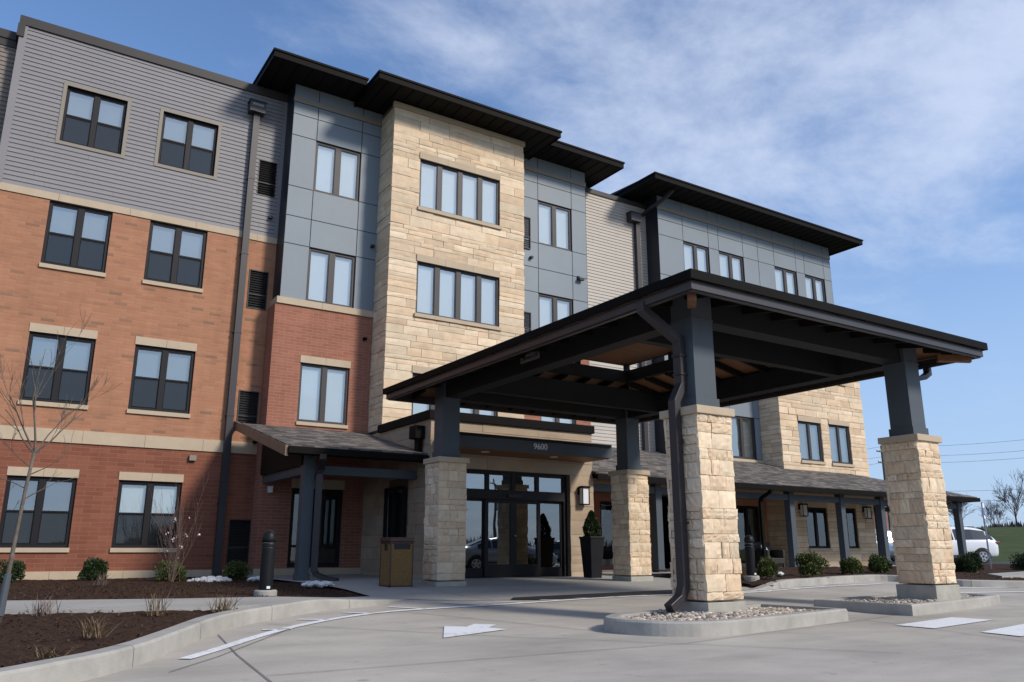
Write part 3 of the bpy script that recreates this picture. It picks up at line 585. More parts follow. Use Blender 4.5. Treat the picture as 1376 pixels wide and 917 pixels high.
# scupper and long downspout
m = MB(); pbox(m, pB, 4.84, 5.27, .03, .30, 12.80, 13.10); o_sc = m.build('rain_head', 'bronze_gutter', bld)
m = MB(); pbox(m, pB, 4.90, 5.21, .30, .305, 12.98, 13.05); m.build('overflow_slot', 'siding_grey', o_sc); m = MB(); pbox(m, pB, 4.82, 5.29, .02, .32, 13.10, 13.15); m.build('overflow_lip', 'cap_grey', o_sc)
m = MB(); pbox(m, pB, 4.985, 5.155, .06, .18, .42, 12.80)
for z in (2.0, 4.2, 6.4, 8.6, 10.8): pbox(m, pB, 4.97, 5.17, .0, .19, z, z+.03)
m.build('downspout', 'downspout', bld)
m = MB(); pbox(m, pB, 4.98, 5.18, .05, .22, .26, .46); m.build('downspout_boot', 'frame_brown', bld)
m = MB(); pbox(m, pB, 4.20, 4.36, 0, .09, 3.03, 3.16); m.build('junction_box', 'trim_tan', bld)
# bays A and B with the stone tower between
bA = dict(x=(5.95, 8.66), v=(6.67, 8.03), zj=(12.87, 12.21, 10.66, 9.78, 8.97))
bBd = dict(x=(13.12, 16.37), v=(14.34, 15.74), zj=(12.87, 12.26, 10.71, 9.84, 9.0))
for bd in (bA, bBd):
    x0, x1 = bd['x']; v0, v1 = bd['v']; z4t, z4b, z3t = bd['zj'][1], bd['zj'][2], bd['zj'][4]
    hs = [(v0, v1, z4b, z4t), (v0, v1, 7.42, z3t)]
    lo = [] if bd is bA else [(13.52, 13.985, 10.44, 11.50), (13.52, 13.985, 7.20+.24, 8.23)]
    m, bk = MB(), MB(); panels(m, bk, pG, x0, x1, 7.42, 13.24, [v0, v1], bd['zj'], hs); pn = m.build('panel_cladding', 'panel_grey', bld); bk.build('panel_joints', 'joint_dark', pn)
    for q in lo: louvre(bld, PY(YG-.03), *q)
    m, bk = MB(), MB(); panels(m, bk, pG, x0, x1, 13.40, 13.80, [v0, v1], [], []); pn = m.build('panel_cladding', 'panel_grey', bld); bk.build('panel_joints', 'joint_dark', pn)
    m = MB(); pbox(m, pG, x0-.01, x1+.01, -.03, .03, 13.24, 13.40); m.build('trim_band', 'trim_tan', bld)
    window(bld, pG, v0, v1, z4b, z4t, mull=.16, fb=.06); window(bld, pG, v0, v1, 7.42, z3t, mull=.16, fb=.06)
    m = MB(); k = x0-.08
    while k < x1: e = min(k+1.25, x1); pbox(m, pG, k+.003, e-.003, -.05, .05, 7.24, 7.42); k = e
    if bd is bA: m.box(x0-.08, x0+.02, YG+.05, YB, 7.24, 7.42)
    m.build('stone_band', 'limestone', bld)
    wx = (6.64, 8.02) if bd is bA else (14.38, 15.78)
    pw = (6.64, 8.02, .46, 2.42)
    wall(MB(), pG, x0-.1 if bd is bA else x0, x1, .42, 7.24, [(*wx, 4.13, 5.71)]+([pw] if bd is bA else [])).build('brick_wall', 'brick_salmon', bld)
    window(bld, pG, *wx, 4.13, 5.71, mull=.13, lintel=.19, sill=.09)
# side faces of bay A / bay B / bay C
m = MB(); m.quad((5.95, YG, 7.42), (5.95, YB, 7.42), (5.95, YB, 13.8), (5.95, YG, 13.8)); m.build('panel_cladding', 'panel_shaded', bld)
m = MB(); m.quad((5.85, YG, .42), (5.85, YB, .42), (5.85, YB, 7.24), (5.85, YG, 7.24)); m.build('brick_wall', 'brick_salmon', bld)
m = MB(); m.quad((16.37, YG, 3.0), (16.37, YB, 3.0), (16.37, YB, 13.8), (16.37, YG, 13.8)); m.build('panel_cladding', 'panel_grey', bld)
m = MB(); pbox(m, pG, 5.82, 8.66, -.05, .03, .05, .44); m.build('stone_base', 'limestone', bld)
# porch window of bay A: two tall lights with a low rail
o = window(bld, pG, 6.64, 8.02, .46, 2.42, mull=.16, fb=.08, frame='frame_dark', blind='room', cut=.98, glassmat='glass_porch')
m = MB(); K = 6
for q in range(9):
    for k in range(K+1): m.v.append((7.47+.13*k/K*(1-.25*sin(q*.39)), YG+.19+.02*sin(k*2.2), 1.05+1.26*q/8))
for q in range(8):
    for k in range(K): i = q*(K+1)+k; m.f.append((i, i+1, i+K+2, i+K+1))
m.build('curtain', 'curtain', o)
m = MB(); pbox(m, pG, 6.62, 8.04, -.05, .02, 2.42, 2.66); m.build('lintel', 'limestone', o)
# tower
XT0, XT1 = 8.65, 13.12
tw = [(9.50, 12.25, 10.50, 12.03), (9.50, 12.25, 7.29, 8.84), (9.47, 12.22, 4.14, 5.59)]
tf = [(a, b, c-.11, d+.21) for a, b, c, d in tw]
m = MB(); stone_face(m, pT, XT0, XT1, 3.0, 13.46, tf, hs=(.13, .18, .24, .30), ws=(.35, 1.1), prot=.040, rough=.0045, gap=.010, ext=(1, 1))
sw = m.build('stone_wall', 'stone', bld)
m = MB(); wall(m, pT, XT0, XT1, 3.0, 13.62, tw, .2, 0); m.quad((XT0,YT,3.0),(XT0,YB,3.0),(XT0,YB,13.62),(XT0,YT,13.62)); m.quad((XT1,YT,3.0),(XT1,YB,3.0),(XT1,YB,13.62),(XT1,YT,13.62)); m.build('mortar', 'stone_mortar', sw)
m = MB(); stone_face(m, PX(XT0), YT, YG, 3.0, 13.46, (), hs=(.13, .18, .24, .30), ws=(.3, .8), prot=.04, rough=.0045, gap=.010); m.build('stone_wall', 'stone', bld)
m = MB(); stone_face(m, PXr(XT1), YT, YG, 3.0, 13.46, (), hs=(.13, .18, .24, .30), ws=(.3, .8), prot=.04, rough=.0045, gap=.010); m.build('stone_wall', 'stone', bld)
m = MB(); pbox(m, pT, XT0-.06, XT1+.06, -.05, .06, 13.46, 13.62); m.build('stone_band', 'limestone', bld)
for a, b, c, d in tw:
    o = window(bld, pT, a, b, c, d, cols=4, mull=.15, fb=.055, d=.02)
    l_ = MB(); k = a-.03
    while k < b: e = min(k+.93, b+.03); pbox(l_, pT, k+.003, e-.003, -.05, .055, d, d+.205); k = e
    l_.build('lintel', 'limestone', o)
    s_ = MB(); pbox(s_, pT, a-.05, b+.05, -.1, .085, c-.105, c); s_.build('sill', 'limestone', o)
# tan siding between bay B and the far bay
siding(MB(), pB, 16.38, 19.75, 3.3, 13.45).build('lap_siding', 'siding_tan', bld)
m = MB(); m.box(16.38, 19.76, YB-.06, YB+.3, 13.45, 13.62); m.build('roof_coping', 'cap_grey', bld)
# far bay C
XC0, XC1 = 19.76, 29.90
c4 = [(21.02, 22.38), (22.93, 24.32), (26.18, 27.56), (28.11, 29.41)]
vj = [x for q in c4 for x in q]+[25.2]; cz = (10.69, 12.24)
m, bk = MB(), MB(); panels(m, bk, pG, XC0, XC1, 9.8, 13.24, vj, [10.69, 12.24, 12.87], [(*q, *cz) for q in c4]); pn = m.build('panel_cladding', 'panel_grey', bld); bk.build('panel_joints', 'joint_dark', pn)
lowh = [(21.02, 22.38, 7.42, 8.98), (22.93, 24.24, 7.42, 8.98), (21.02, 22.38, 4.17, 5.74), (22.93, 24.24, 4.17, 5.74)]
m, bk = MB(), MB(); panels(m, bk, pG, XC0, 24.62, 4.0, 9.8, [21.02, 22.38, 22.93, 24.24], [4.17, 5.74, 6.55, 7.42, 8.98], lowh); pn = m.build('panel_cladding', 'panel_grey', bld); bk.build('panel_joints', 'joint_dark', pn)
m, bk = MB(), MB(); panels(m, bk, pG, XC0, XC1, 13.40, 13.80, vj, [], []); pn = m.build('panel_cladding', 'panel_grey', bld); bk.build('panel_joints', 'joint_dark', pn)
m = MB(); pbox(m, pG, XC0-.01, XC1+.01, -.03, .03, 13.24, 13.40); m.build('trim_band', 'trim_tan', bld)
m = MB(); m.quad((XC0,YG,3.0),(XC0,YB,3.0),(XC0,YB,13.8),(XC0,YG,13.8)); m.build('panel_cladding', 'panel_shaded', bld)
m = MB(); m.quad((XC1,YG,.2),(XC1,33,.2),(XC1,33,13.8),(XC1,YG,13.8)); m.build('panel_cladding', 'panel_grey', bld)
for q in c4: window(bld, pG, *q, *cz, mull=.16, fb=.06)
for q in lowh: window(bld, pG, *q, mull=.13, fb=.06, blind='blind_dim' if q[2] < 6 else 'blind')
m = MB(); pbox(m, pG, XC0, 24.6, -.03, .05, 3.9, 4.15); m.build('stone_band', 'limestone', bld)
# stone projection of the far bay
XS0, XS1 = 24.58, 29.66
sws = [(25.58, 26.90, 4.15, 5.64), (27.40, 28.68, 4.15, 5.66), (25.58, 26.90, 7.40, 8.92), (27.40, 28.68, 7.40, 8.92), (25.58, 26.80, .96, 2.43), (27.40, 28.56, .96, 2.46)]
m = MB(); stone_face(m, pT, XS0, XS1, .25, 9.6, [(a-.02, b+.02, c-.10, d+.2) for a, b, c, d in sws], hs=(.13, .18, .25), ws=(.3, 1.0), prot=.04, rough=.0045, gap=.010, ext=(1, 1)); sw2 = m.build('stone_wall', 'stone', bld)
m = MB(); wall(m, pT, XS0, XS1, .2, 9.6, sws, .2); m.quad((XS0,YT,.2),(XS0,YG,.2),(XS0,YG,9.6),(XS0,YT,9.6)); m.quad((XS1,YT,.2),(XS1,33,.2),(XS1,33,9.6),(XS1,YT,9.6)); m.build('mortar', 'stone_mortar', sw2)
m = MB(); stone_face(m, PX(XS0), YT, YG, .25, 9.6, (), hs=(.13, .18, .25), ws=(.3, .8), prot=.04, rough=.0045, gap=.010); m.build('stone_wall', 'stone', bld)
m = MB(); stone_face(m, PXr(XS1), YT, 24, .25, 9.6, (), hs=(.15, .22, .30), ws=(.3, 1.0), prot=.045, rough=.010); m.build('stone_wall', 'stone', bld)
m = MB(); m.box(XS0-.06, XS1+.06, YT-.07, YG, 9.6, 9.75); m.build('stone_band', 'limestone', bld)
for i, q in enumerate(sws):
    o = window(bld, pT, *q, mull=.12, fb=.06, frame='frame_dark' if q[2] < 3 else 'frame_brown', blind='blind_dim', d=.02, curtain=q[2] < 3)
    l_ = MB(); pbox(l_, pT, q[0]-.02, q[1]+.02, -.05, .055, q[3], q[3]+.2); l_.build('lintel', 'limestone', o)
    s_ = MB(); pbox(s_, pT, q[0]-.04, q[1]+.04, -.1, .085, q[2]-.10, q[2]); s_.build('sill', 'limestone', o)
wall_lamp(bld, PY(YT-.05), 25.28, 2.08, .46, .24); wall_lamp(bld, PY(YT-.05), 29.10, 2.08, .46, .24)
# rain head and downspout in the corner by the far bay
m = MB(); pbox(m, pB, 18.80, 19.28, .02, .30, 12.72, 13.02); o = m.build('rain_head', 'bronze_gutter', bld)
m = MB(); pbox(m, pB, 18.78, 19.30, .0, .32, 13.02, 13.07); m.build('overflow_lip', 'cap_grey', o)
m = MB(); pbox(m, pB, 19.12, 19.29, .05, .18, 4.1, 12.75); m.build('downspout', 'downspout', bld)
m = MB(); m.pipe([(19.9, 19.9, 13.75), (19.75, 20.2, 13.5), (19.55, 20.75, 13.25), (19.5, 21.2, 13.1)], .12, .1); m.build('downspout', 'downspout', bld)
# brick under the right porch
pd = (22.9, 24.16, .44, 2.46); pe = (20.2, 21.4, .44, 2.46)
wall(MB(), pG, XC0, 24.6, .2, 4.0, [pd, pe]).build('brick_wall', 'brick_orange', bld)
wall(MB(), pB, 13.1, XC0, .2, 3.35, [(17.2, 18.6, .44, 2.46)]).build('brick_wall', 'brick_salmon', bld)
for q, P in ((pd, pG), (pe, pG), ((17.2, 18.6, .44, 2.46), pB)): window(bld, P, *q, mull=.12, fb=.08, frame='frame_dark', curtain=True)
m = MB(); m.box(XC0, 24.58, YG-.05, YG-.001, .1, .44); m.build('stone_base', 'limestone', bld)
# camera, pipe stubs
m = MB(); pbox(m, pG, 15.93, 16.01, 0, .06, 9.72, 9.86); pbox(m, pG, 15.92, 16.12, .06, .16, 9.70, 9.78); m.build('security_camera', 'black', bld)
for P, x, z in ((pB, 5.66, 9.80), (pG, 13.98, 10.10), (pG, 8.45, 9.32), (pG, 8.35, 6.55), (pB, 5.72, 3.55)):
    m = MB(); pbox(m, P, x, x+.09, 0, .12, z, z+.07); m.build('vent_pipe', 'black' if z > 3.6 and z != 6.55 else 'bronze', bld)
m = MB(); pbox(m, pG, 6.02, 6.12, 0, .1, 2.28, 2.44); m.build('sensor', 'lamp_glass', bld)
# rest of the block (roof and back)
m = MB(); m.box(-9, XC1, YB+.31, 33, 13.0, 13.3); m.build('flat_roof', 'cap_grey', bld)
m = MB(); m.quad((-9, 33, .2), (XC1, 33, .2), (XC1, 33, 13.3), (-9, 33, 13.3)); m.quad((-9, YB, .2), (-9, 33, .2), (-9, 33, 13.3), (-9, YB, 13.3)); m.build('rear_wall', 'siding_tan', bld)
# overhanging roofs: soffit with ribs, fascia, thin metal edge
def eave(x0, x1, yf, yb, z, h=.17, ribs=True):
    f = MB(); t = .035
    f.box(x0, x1, yf, yf+t, z, z+h); f.box(x0, x0+t, yf+t, yb, z, z+h); f.box(x1-t, x1, yf+t, yb, z, z+h)
    f.box(x0-.03, x1+.03, yf-.03, yf+t, z+h, z+h+.06); f.box(x0-.03, x0+t, yf+t, yb, z+h, z+h+.06); f.box(x1-t, x1+.03, yf+t, yb, z+h, z+h+.06)
    o = f.build('roof_fascia', 'bronze', bld)
    s = MB(); s.box(x0+t, x1-t, yf+t, yb, z+.03, z+.05); s.build('soffit', 'soffit_dark', o)
    s = MB(); k = x0+.3
    while k < x1-.2: s.box(k, k+.025, yf+t, yb, z+.012, z+.03); k += .40
    s.build('soffit_ribs', 'bronze', o)
    tp = MB(); tp.hexa([(x0+t,yf+t,z+h),(x1-t,yf+t,z+h),(x1-t,yb,z+h),(x0+t,yb,z+h)], [(x0+t,yf+t,z+h+.05),(x1-t,yf+t,z+h+.05),(x1-t,yb,z+h+.3),(x0+t,yb,z+h+.3)]); tp.build('roof', 'cap_grey', o)
    return o
eave(7.73, 13.98, 18.80, 24, 13.62)
eave(5.02, 7.73-.03, 19.60, 24, 13.78); eave(13.98+.03, 17.28, 19.60, 24, 13.78)
eave(18.70, 30.80, 19.55, 24, 13.78)
# ---- entrance vestibule
XV0, XV1, YV, ZV = 8.60, 13.30, 16.80, 4.06
pV = PY(YV); dz0 = .255; do = (9.40, 12.58, dz0, 2.75)
m = MB(); wall(m, pV, XV0, XV1, .05, 3.86, [do], .25); m.quad((XV0,YV,.05),(XV0,YG,.05),(XV0,YG,3.86),(XV0,YV,3.86)); m.quad((XV1,YV,.05),(XV1,YB,.05),(XV1,YB,3.86),(XV1,YV,3.86)); vm = m.build('vestibule_wall', 'stone_mortar', bld)
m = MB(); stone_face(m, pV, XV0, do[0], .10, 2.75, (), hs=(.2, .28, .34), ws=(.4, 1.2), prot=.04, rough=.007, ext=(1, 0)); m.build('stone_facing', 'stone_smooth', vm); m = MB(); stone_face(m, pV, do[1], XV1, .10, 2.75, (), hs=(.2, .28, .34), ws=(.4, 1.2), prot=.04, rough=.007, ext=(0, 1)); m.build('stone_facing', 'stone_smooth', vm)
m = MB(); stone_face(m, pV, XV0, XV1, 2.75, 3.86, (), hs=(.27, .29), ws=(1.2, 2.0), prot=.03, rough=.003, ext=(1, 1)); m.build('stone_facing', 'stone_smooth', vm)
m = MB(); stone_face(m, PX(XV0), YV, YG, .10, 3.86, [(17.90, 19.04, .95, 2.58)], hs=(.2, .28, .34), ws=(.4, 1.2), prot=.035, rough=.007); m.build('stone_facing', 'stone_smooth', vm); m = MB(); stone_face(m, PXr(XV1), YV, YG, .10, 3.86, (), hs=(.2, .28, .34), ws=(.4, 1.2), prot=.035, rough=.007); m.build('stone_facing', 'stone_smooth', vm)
window(bld, PX(XV0), 17.92, 19.02, .99, 2.38, mull=.06, fb=.06, frame='frame_dark', blind='room', d=.19, glassmat='glass_porch')
m = MB(); m.box(XV0-.09, XV1+.07, YV-.09, YT, 3.86, ZV); m.build('roof_coping', 'bronze', bld)
m = MB(); m.box(XV0, XV1, YV+.3, YB, 3.9, 3.97); m.build('flat_roof', 'cap_grey', bld)
# glazed sliding entrance
ent = thing_e = None
f = MB(); A, B = -.22, -.12
mul = [9.40, 10.22, 10.965, 11.68, 12.58]
pbox(f, pV, do[0], do[0]+.07, A, B, dz0, 2.75); pbox(f, pV, do[1]-.10, do[1], A, B, dz0, 2.75)
pbox(f, pV, do[0]+.07, do[1]-.10, A, B, 2.66, 2.75); pbox(f, pV, do[0]+.07, do[1]-.10, A, B+.05, 2.08, 2.30)
for x in mul[1:-1]: pbox(f, pV, x-.045, x+.045, A, B, 2.30, 2.66)
ef = f.build('entrance_frame', 'frame_dark', bld)
g = MB(); g.quad((do[0], YV+.17, 2.30), (do[1], YV+.17, 2.30), (do[1], YV+.17, 2.66), (do[0], YV+.17, 2.66)); g.build('transom_pane', 'glass', ef)
m = MB(); pbox(m, pV, 10.75, 11.15, B+.05, B+.09, 2.13, 2.20); m.build('door_sensor', 'black', ef)
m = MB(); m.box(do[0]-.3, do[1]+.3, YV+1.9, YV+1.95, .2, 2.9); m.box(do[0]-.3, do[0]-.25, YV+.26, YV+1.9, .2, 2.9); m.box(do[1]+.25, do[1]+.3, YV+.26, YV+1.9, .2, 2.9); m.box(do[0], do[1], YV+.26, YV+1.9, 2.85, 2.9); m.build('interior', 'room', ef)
def leaf(x0, x1, d, stl=.085, bot=.26, handle=None, gl='glass_door'):
    f = MB(); pbox(f, pV, x0, x0+stl, d-.05, d, dz0+.01, 2.08); pbox(f, pV, x1-stl, x1, d-.05, d, dz0+.01, 2.08); pbox(f, pV, x0+stl, x1-stl, d-.05, d, 2.08-stl, 2.08); pbox(f, pV, x0+stl, x1-stl, d-.05, d, dz0+.01, dz0+bot)
    o = f.build('door_leaf', 'frame_dark', bld)
    g = MB(); g.quad(pV(x0+stl, d-.025, dz0+bot), pV(x1-stl, d-.025, dz0+bot), pV(x1-stl, d-.025, 2.08-stl), pV(x0+stl, d-.025, 2.08-stl)); g.build('pane', gl, o)
    if handle:
        h = MB(); h.lathe(0, 0, [(.018, -.012), (.018, .012)], 10)
        h.v = [(handle+a, YV-d-.012-c, 1.22+b) for a, b, c in h.v]; h.build('lock', 'metal_bright', o)
    return o
leaf(9.47, 10.22, -.19, .06, .22); leaf(10.16, 10.965, -.13, .09, .30); leaf(10.965, 11.76, -.13, .09, .30, handle=11.0); leaf(11.66, 12.48, -.19, .06, .22)
m = MB(); m.lathe(0, 0, [(.045, -.002), (.045, .002)], 14); m.v = [(9.63+a, YV+.19-.004-c*.5, 1.90+b) for a, b, c in m.v]
i0 = len(m.v); s2 = MB(); s2.lathe(0, 0, [(.045, -.002), (.045, .002)], 14); m.v += [(9.67+a, YV+.185-c*.5, 1.80+b) for a, b, c in s2.v]; m.f += [tuple(q+i0 for q in ff) for ff in s2.f]
m.build('door_sticker', 'sign_white', ef)
wall_lamp(bld, PY(YV-.04), 12.94, 2.0, .47, .2)
# entrance awning with the house number
m = MB(); m.box(8.75, 13.08, 15.68, YV-.04, 3.10, 3.36); aw = m.build('awning', 'steel_blue', bld, bevel=.004)
m = MB(); m.box(8.71, 13.03, 15.62, YV-.04, 3.36, 3.42); m.build('awning_cap', 'frame_dark', aw)
m = MB(); m.box(8.80, 13.03, 15.73, YV-.05, 3.085, 3.10); m.build('awning_soffit', 'wood', aw)
for x in (9.65, 11.60):
    m = MB(); m.lathe(x, 16.1, [(.10, 3.075), (.10, 3.086)], 20); m.build('downlight', 'light_lens', aw)
def text(body, size, name, m_, parent, M, ext=.006, bold=0.0):
    cu = bpy.data.curves.new('lettering', 'FONT'); cu.body = body; cu.size = size; cu.extrude = ext; cu.align_x = 'CENTER'; cu.align_y = 'CENTER'; cu.offset = bold
    t = bpy.data.objects.new('lettering', cu); COL.objects.link(t)
    dg = bpy.context.evaluated_depsgraph_get(); me = bpy.data.meshes.new_from_object(t.evaluated_get(dg)); bpy.data.objects.remove(t); bpy.data.curves.remove(cu)
    me.transform(M); me.materials.clear(); me.materials.append(MAT[m_]); me.name = name
    o = bpy.data.objects.new(name, me); COL.objects.link(o); attach(o, parent); return o
text('9600', .20, 'house_number', 'letter_white', aw, Matrix.Translation((10.90, 15.662, 3.235)) @ Matrix.Rotation(radians(90), 4, 'X'), .012)
# rain head on the vestibule flank
m = MB(); pbox(m, PX(XV0-.04), 17.05, 17.40, 0, .24, 3.42, 3.72); o = m.build('rain_head', 'bronze', bld)
m = MB(); pbox(m, PX(XV0-.04), 17.12, 17.28, .03, .15, 3.02, 3.42); m.build('downspout', 'bronze', bld)
# ---- left porch
def sloped(name, x0, x1, ye, ze, yw, zw, th=.06, parent=bld, hipr=None):
    m = MB(); xr = x1 if hipr is None else x1
    m.hexa([(x0,ye,ze-th),(x1,ye,ze-th),(x1,yw,zw-th),(x0,yw,zw-th)], [(x0,ye,ze),(x1,ye,ze),(x1,yw,zw),(x0,yw,zw)])
    return m.build(name, 'shingles', parent)
pr_ = sloped('porch_roof', 5.24, XV0-.04, 16.88, 3.05, YG, 3.97)
m = MB(); m.box(5.28, XV0-.04, 16.80, 16.90, 2.86, 3.00); m.box(5.28, XV0-.04, 16.90, 16.95, 2.84, 2.98); m.build('gutter', 'bronze', pr_)
sl_ = (3.97-3.05)/(YG-16.88)
m = MB(); m.hexa([(5.22,16.86,2.80),(5.28,16.86,2.80),(5.28,YB,2.80+sl_*(YB-16.86)),(5.22,YB,2.80+sl_*(YB-16.86))], [(5.22,16.86,3.02),(5.28,16.86,3.02),(5.28,YB,3.02+sl_*(YB-16.86)),(5.22,YB,3.02+sl_*(YB-16.86))]); m.build('rake_board', 'rake_wood', pr_)
m = MB(); m.poly([(5.80,17.5,2.69),(5.80,YG,2.69),(5.80,YG,3.88),(5.80,17.5,3.13)]); m.poly([(5.28,16.9,2.99),(XV0,16.9,2.99),(XV0,YG,3.9),(5.28,YG,3.9)]); m.build('porch_ceiling', 'soffit_dark', pr_)
m = MB(); m.box(5.87, XV0-.04, 17.42, 17.60, 2.50, 2.69); m.box(5.88, 6.06, 17.60, YG, 2.50, 2.69); m.build('porch_beam', 'steel_blue', bld)
m = MB(); m.box(5.84, 6.08, 17.40, 17.64, .30, 2.98); m.box(5.82, 6.10, 17.38, 17.66, .20, .40); m.build('porch_post', 'steel_blue', bld)
m = MB(); m.pipe([(6.04,16.83,2.88), (6.045,16.85,2.80), (6.165,17.24,2.62), (6.15,17.30,2.50), (6.15,17.30,.42)], .14, .10); m.build('downspout', 'downspout', bld); m = MB(); m.pipe([(6.18,17.31,.45), (6.20,17.28,.38), (6.34,17.06,.30), (6.50,16.82,.27)], .12, .09); m.build('downspout', 'downspout', bld)
# ---- right porch
XE = 31.6; YE, ZE = 16.6, 2.84
m = MB(); s_ = .305
def rz_(y): return ZE+s_*(y-YE)
# front slope, then hip round the right end
hipY = 21.3
m.hexa([(XV1,YE,ZE-.05),(XE,YE,ZE-.05),(XE-1.98,YT-.02+1.6,rz_(21.3)-.05),(XV1,21.3,rz_(21.3)-.05)], [(XV1,YE,ZE),(XE,YE,ZE),(XE-4.7,21.3,rz_(21.3)),(XV1,21.3,rz_(21.3))]) if False else None
m.poly([(XV1,YE,ZE),(XE,YE,ZE),(XE-4.7,21.3,rz_(21.3)),(XV1,21.3,rz_(21.3))]); m.poly([(XE,YE,ZE),(XE,30,ZE),(XE-4.7,30,rz_(21.3)),(XE-4.7,21.3,rz_(21.3))])
m.poly([(XV1,YE,ZE-.06),(XE,YE,ZE-.06),(XE-4.7,21.3,rz_(21.3)-.06),(XV1,21.3,rz_(21.3)-.06)]); m.poly([(XE,YE,ZE-.06),(XE,30,ZE-.06),(XE-4.7,30,rz_(21.3)-.06),(XE-4.7,21.3,rz_(21.3)-.06)])
m.quad((XV1,YE,ZE-.06),(XE,YE,ZE-.06),(XE,YE,ZE),(XV1,YE,ZE)); m.quad((XE,YE,ZE-.06),(XE,30,ZE-.06),(XE,30,ZE),(XE,YE,ZE)); m.quad((XV1,YE,ZE-.06),(XV1,YE,ZE),(XV1,21.3,rz_(21.3)),(XV1,21.3,rz_(21.3)-.06))
pr2 = m.build('porch_roof', 'shingles', bld, fix=False)
m = MB(); m.box(XV1, XE+.06, YE-.08, YE+.02, ZE-.18, ZE-.04); m.box(XE-.02, XE+.08, YE+.02, 30, ZE-.18, ZE-.04); m.build('gutter', 'bronze', pr2)
m = MB(); m.quad((XV1,YE+.02,ZE-.15),(XE,YE+.02,ZE-.15),(XE,YT-.1,ZE-.15),(XV1,YT-.1,ZE-.15)); m.quad((XS1+.06,YT,ZE-.15),(XE,YT,ZE-.15),(XE,30,ZE-.15),(XS1+.06,30,ZE-.15)); m.quad((XV1,YT-.1,ZE-.15),(XS0,YT-.1,ZE-.15),(XS0,YB,ZE-.15),(XV1,YB,ZE-.15)); m.build('porch_ceiling', 'rake_wood', pr2)
m = MB(); m.box(XV1, 31.3, 17.12, 17.28, 2.42, 2.60); m.box(31.12, 31.28, 17.28, 30, 2.42, 2.60); m.build('porch_beam', 'steel_blue', bld)
for x in (15.9, 18.7, 21.55, 24.12, 26.33, 28.8, 31.2):
    m = MB(); m.box(x-.11, x+.11, 17.09, 17.31, .34, ZE-.15); m.box(x-.13, x+.13, 17.07, 17.33, .24, .40); m.build('porch_post', 'steel_blue', bld)
for y in (20.5, 24, 27.5):
    m = MB(); m.box(31.09, 31.31, y-.11, y+.11, .24, ZE-.15); m.build('porch_post', 'steel_blue', bld)
m = MB(); m.pipe([(19.98,16.56,2.68),(19.98,16.58,2.60),(20.0,16.98,2.42),(20.0,17.02,2.32),(20.0,17.02,.3)], .10, .08); m.build('downspout', 'bronze', bld)
m = MB(); m.pipe([(31.62,17.3,2.68),(31.62,17.28,2.62),(31.42,17.28,2.50),(31.36,17.28,2.40),(31.36,17.28,.3)], .10, .08); m.build('downspout', 'bronze', bld)
#---PART3---
# ------------------------------------------------------------------ entrance canopy (stands free in front of the doors)
can = thing('entrance_canopy', 'dark drive-through canopy on four pale stone pillars over the entrance drive', 'canopy', (10.16, 11.0, 0.05), world=True)
PXY = [(7.76, 7.55, .285, .02), (12.565, 7.55, .38, .02), (7.76, 14.47, .315, .18), (12.565, 14.47, .335, .19)]
for i, (px, py, zs, zb) in enumerate(PXY):
    rnd = random.Random(31+i); hw = .30
    m = MB(); m.box(px-hw+.012, px+hw-.012, py-hw+.012, py+hw-.012, zs, 2.55); pier = m.build('pillar', 'stone_mortar', can)
    m = MB(); kw = dict(hs=(.10, .125, .19, .215), ws=(.14, .34), prot=.030, nu=6, nz=4, rough=.0085, rnd=rnd, gap=.005)
    stone_face(m, PY(py-hw+.012), px-hw+.012, px+hw-.012, zs+.01, 2.56, ext=(.9, .9), **kw)
    stone_face(m, PX(px-hw+.012), py-hw+.012, py+hw-.012, zs+.01, 2.56, **kw)
    stone_face(m, PXr(px+hw-.012), py-hw+.012, py+hw-.012, zs+.01, 2.56, **kw)
    stone_face(m, lambda u, d, z, Y=py+hw-.012: (u, Y+d, z), px-hw+.012, px+hw-.012, zs+.01, 2.56, ext=(.9, .9), **kw)
    m.build('stone_facing', 'stone', pier)
    m = MB(); m.box(px-.345, px+.345, py-.345, py+.345, 2.56, 2.663); m.build('pillar_cap', 'limestone', pier, bevel=.008)
    m = MB(); m.box(px-.325, px+.325, py-.325, py+.325, zb, zs-.012); m.build('pillar_base', 'concrete_base', pier, bevel=.008)
    m = MB(); m.box(px-.19, px+.19, py-.19, py+.19, 2.663, 4.22); m.build('post', 'steel_blue', pier)
    m = MB(); m.box(px-.212, px+.212, py-.212, py+.212, 2.663, 2.80); m.build('post_collar', 'steel_blue', pier); m = MB(); m.box(px-.2, px+.2, py-.2, py+.2, 3.86, 3.875); m.build('post_collar', 'steel_blue', pier)
for a in ((7.95, 12.375, 7.42, 7.70), (7.95, 12.375, 14.33, 14.61)): m = MB(); m.box(*a, 3.87, 4.24); m.build('beam', 'beam_dark', can)
for a in ((7.62, 7.90, 7.74, 14.28), (12.425, 12.705, 7.74, 14.28)): m = MB(); m.box(*a, 3.87, 4.24); m.build('beam', 'beam_dark', can)
for a in ((7.90, 12.425, 8.64, 8.80), (7.90, 12.425, 13.28, 13.44)): m = MB(); m.box(*a, 3.872, 4.30); m.build('beam', 'beam_dark', can)
ex0, ex1, ey0, ey1, zE = 6.81, 13.52, 6.59, 15.59, 4.16
ox0, ox1, oy0, oy1, zO = 8.80, 11.50, 9.0, 13.2, 4.60
m = MB()
E_ = [(ex0,ey0),(ex1,ey0),(ex1,ey1),(ex0,ey1)]; O_ = [(ox0,oy0),(ox1,oy0),(ox1,oy1),(ox0,oy1)]
for k in range(4):
    a, b, c, d = E_[k], E_[(k+1) % 4], O_[(k+1) % 4], O_[k]
    m.quad((*a, zE), (*b, zE), (*c, zO), (*d, zO))
rf = m.build('roof', 'bronze', can)
m = MB()
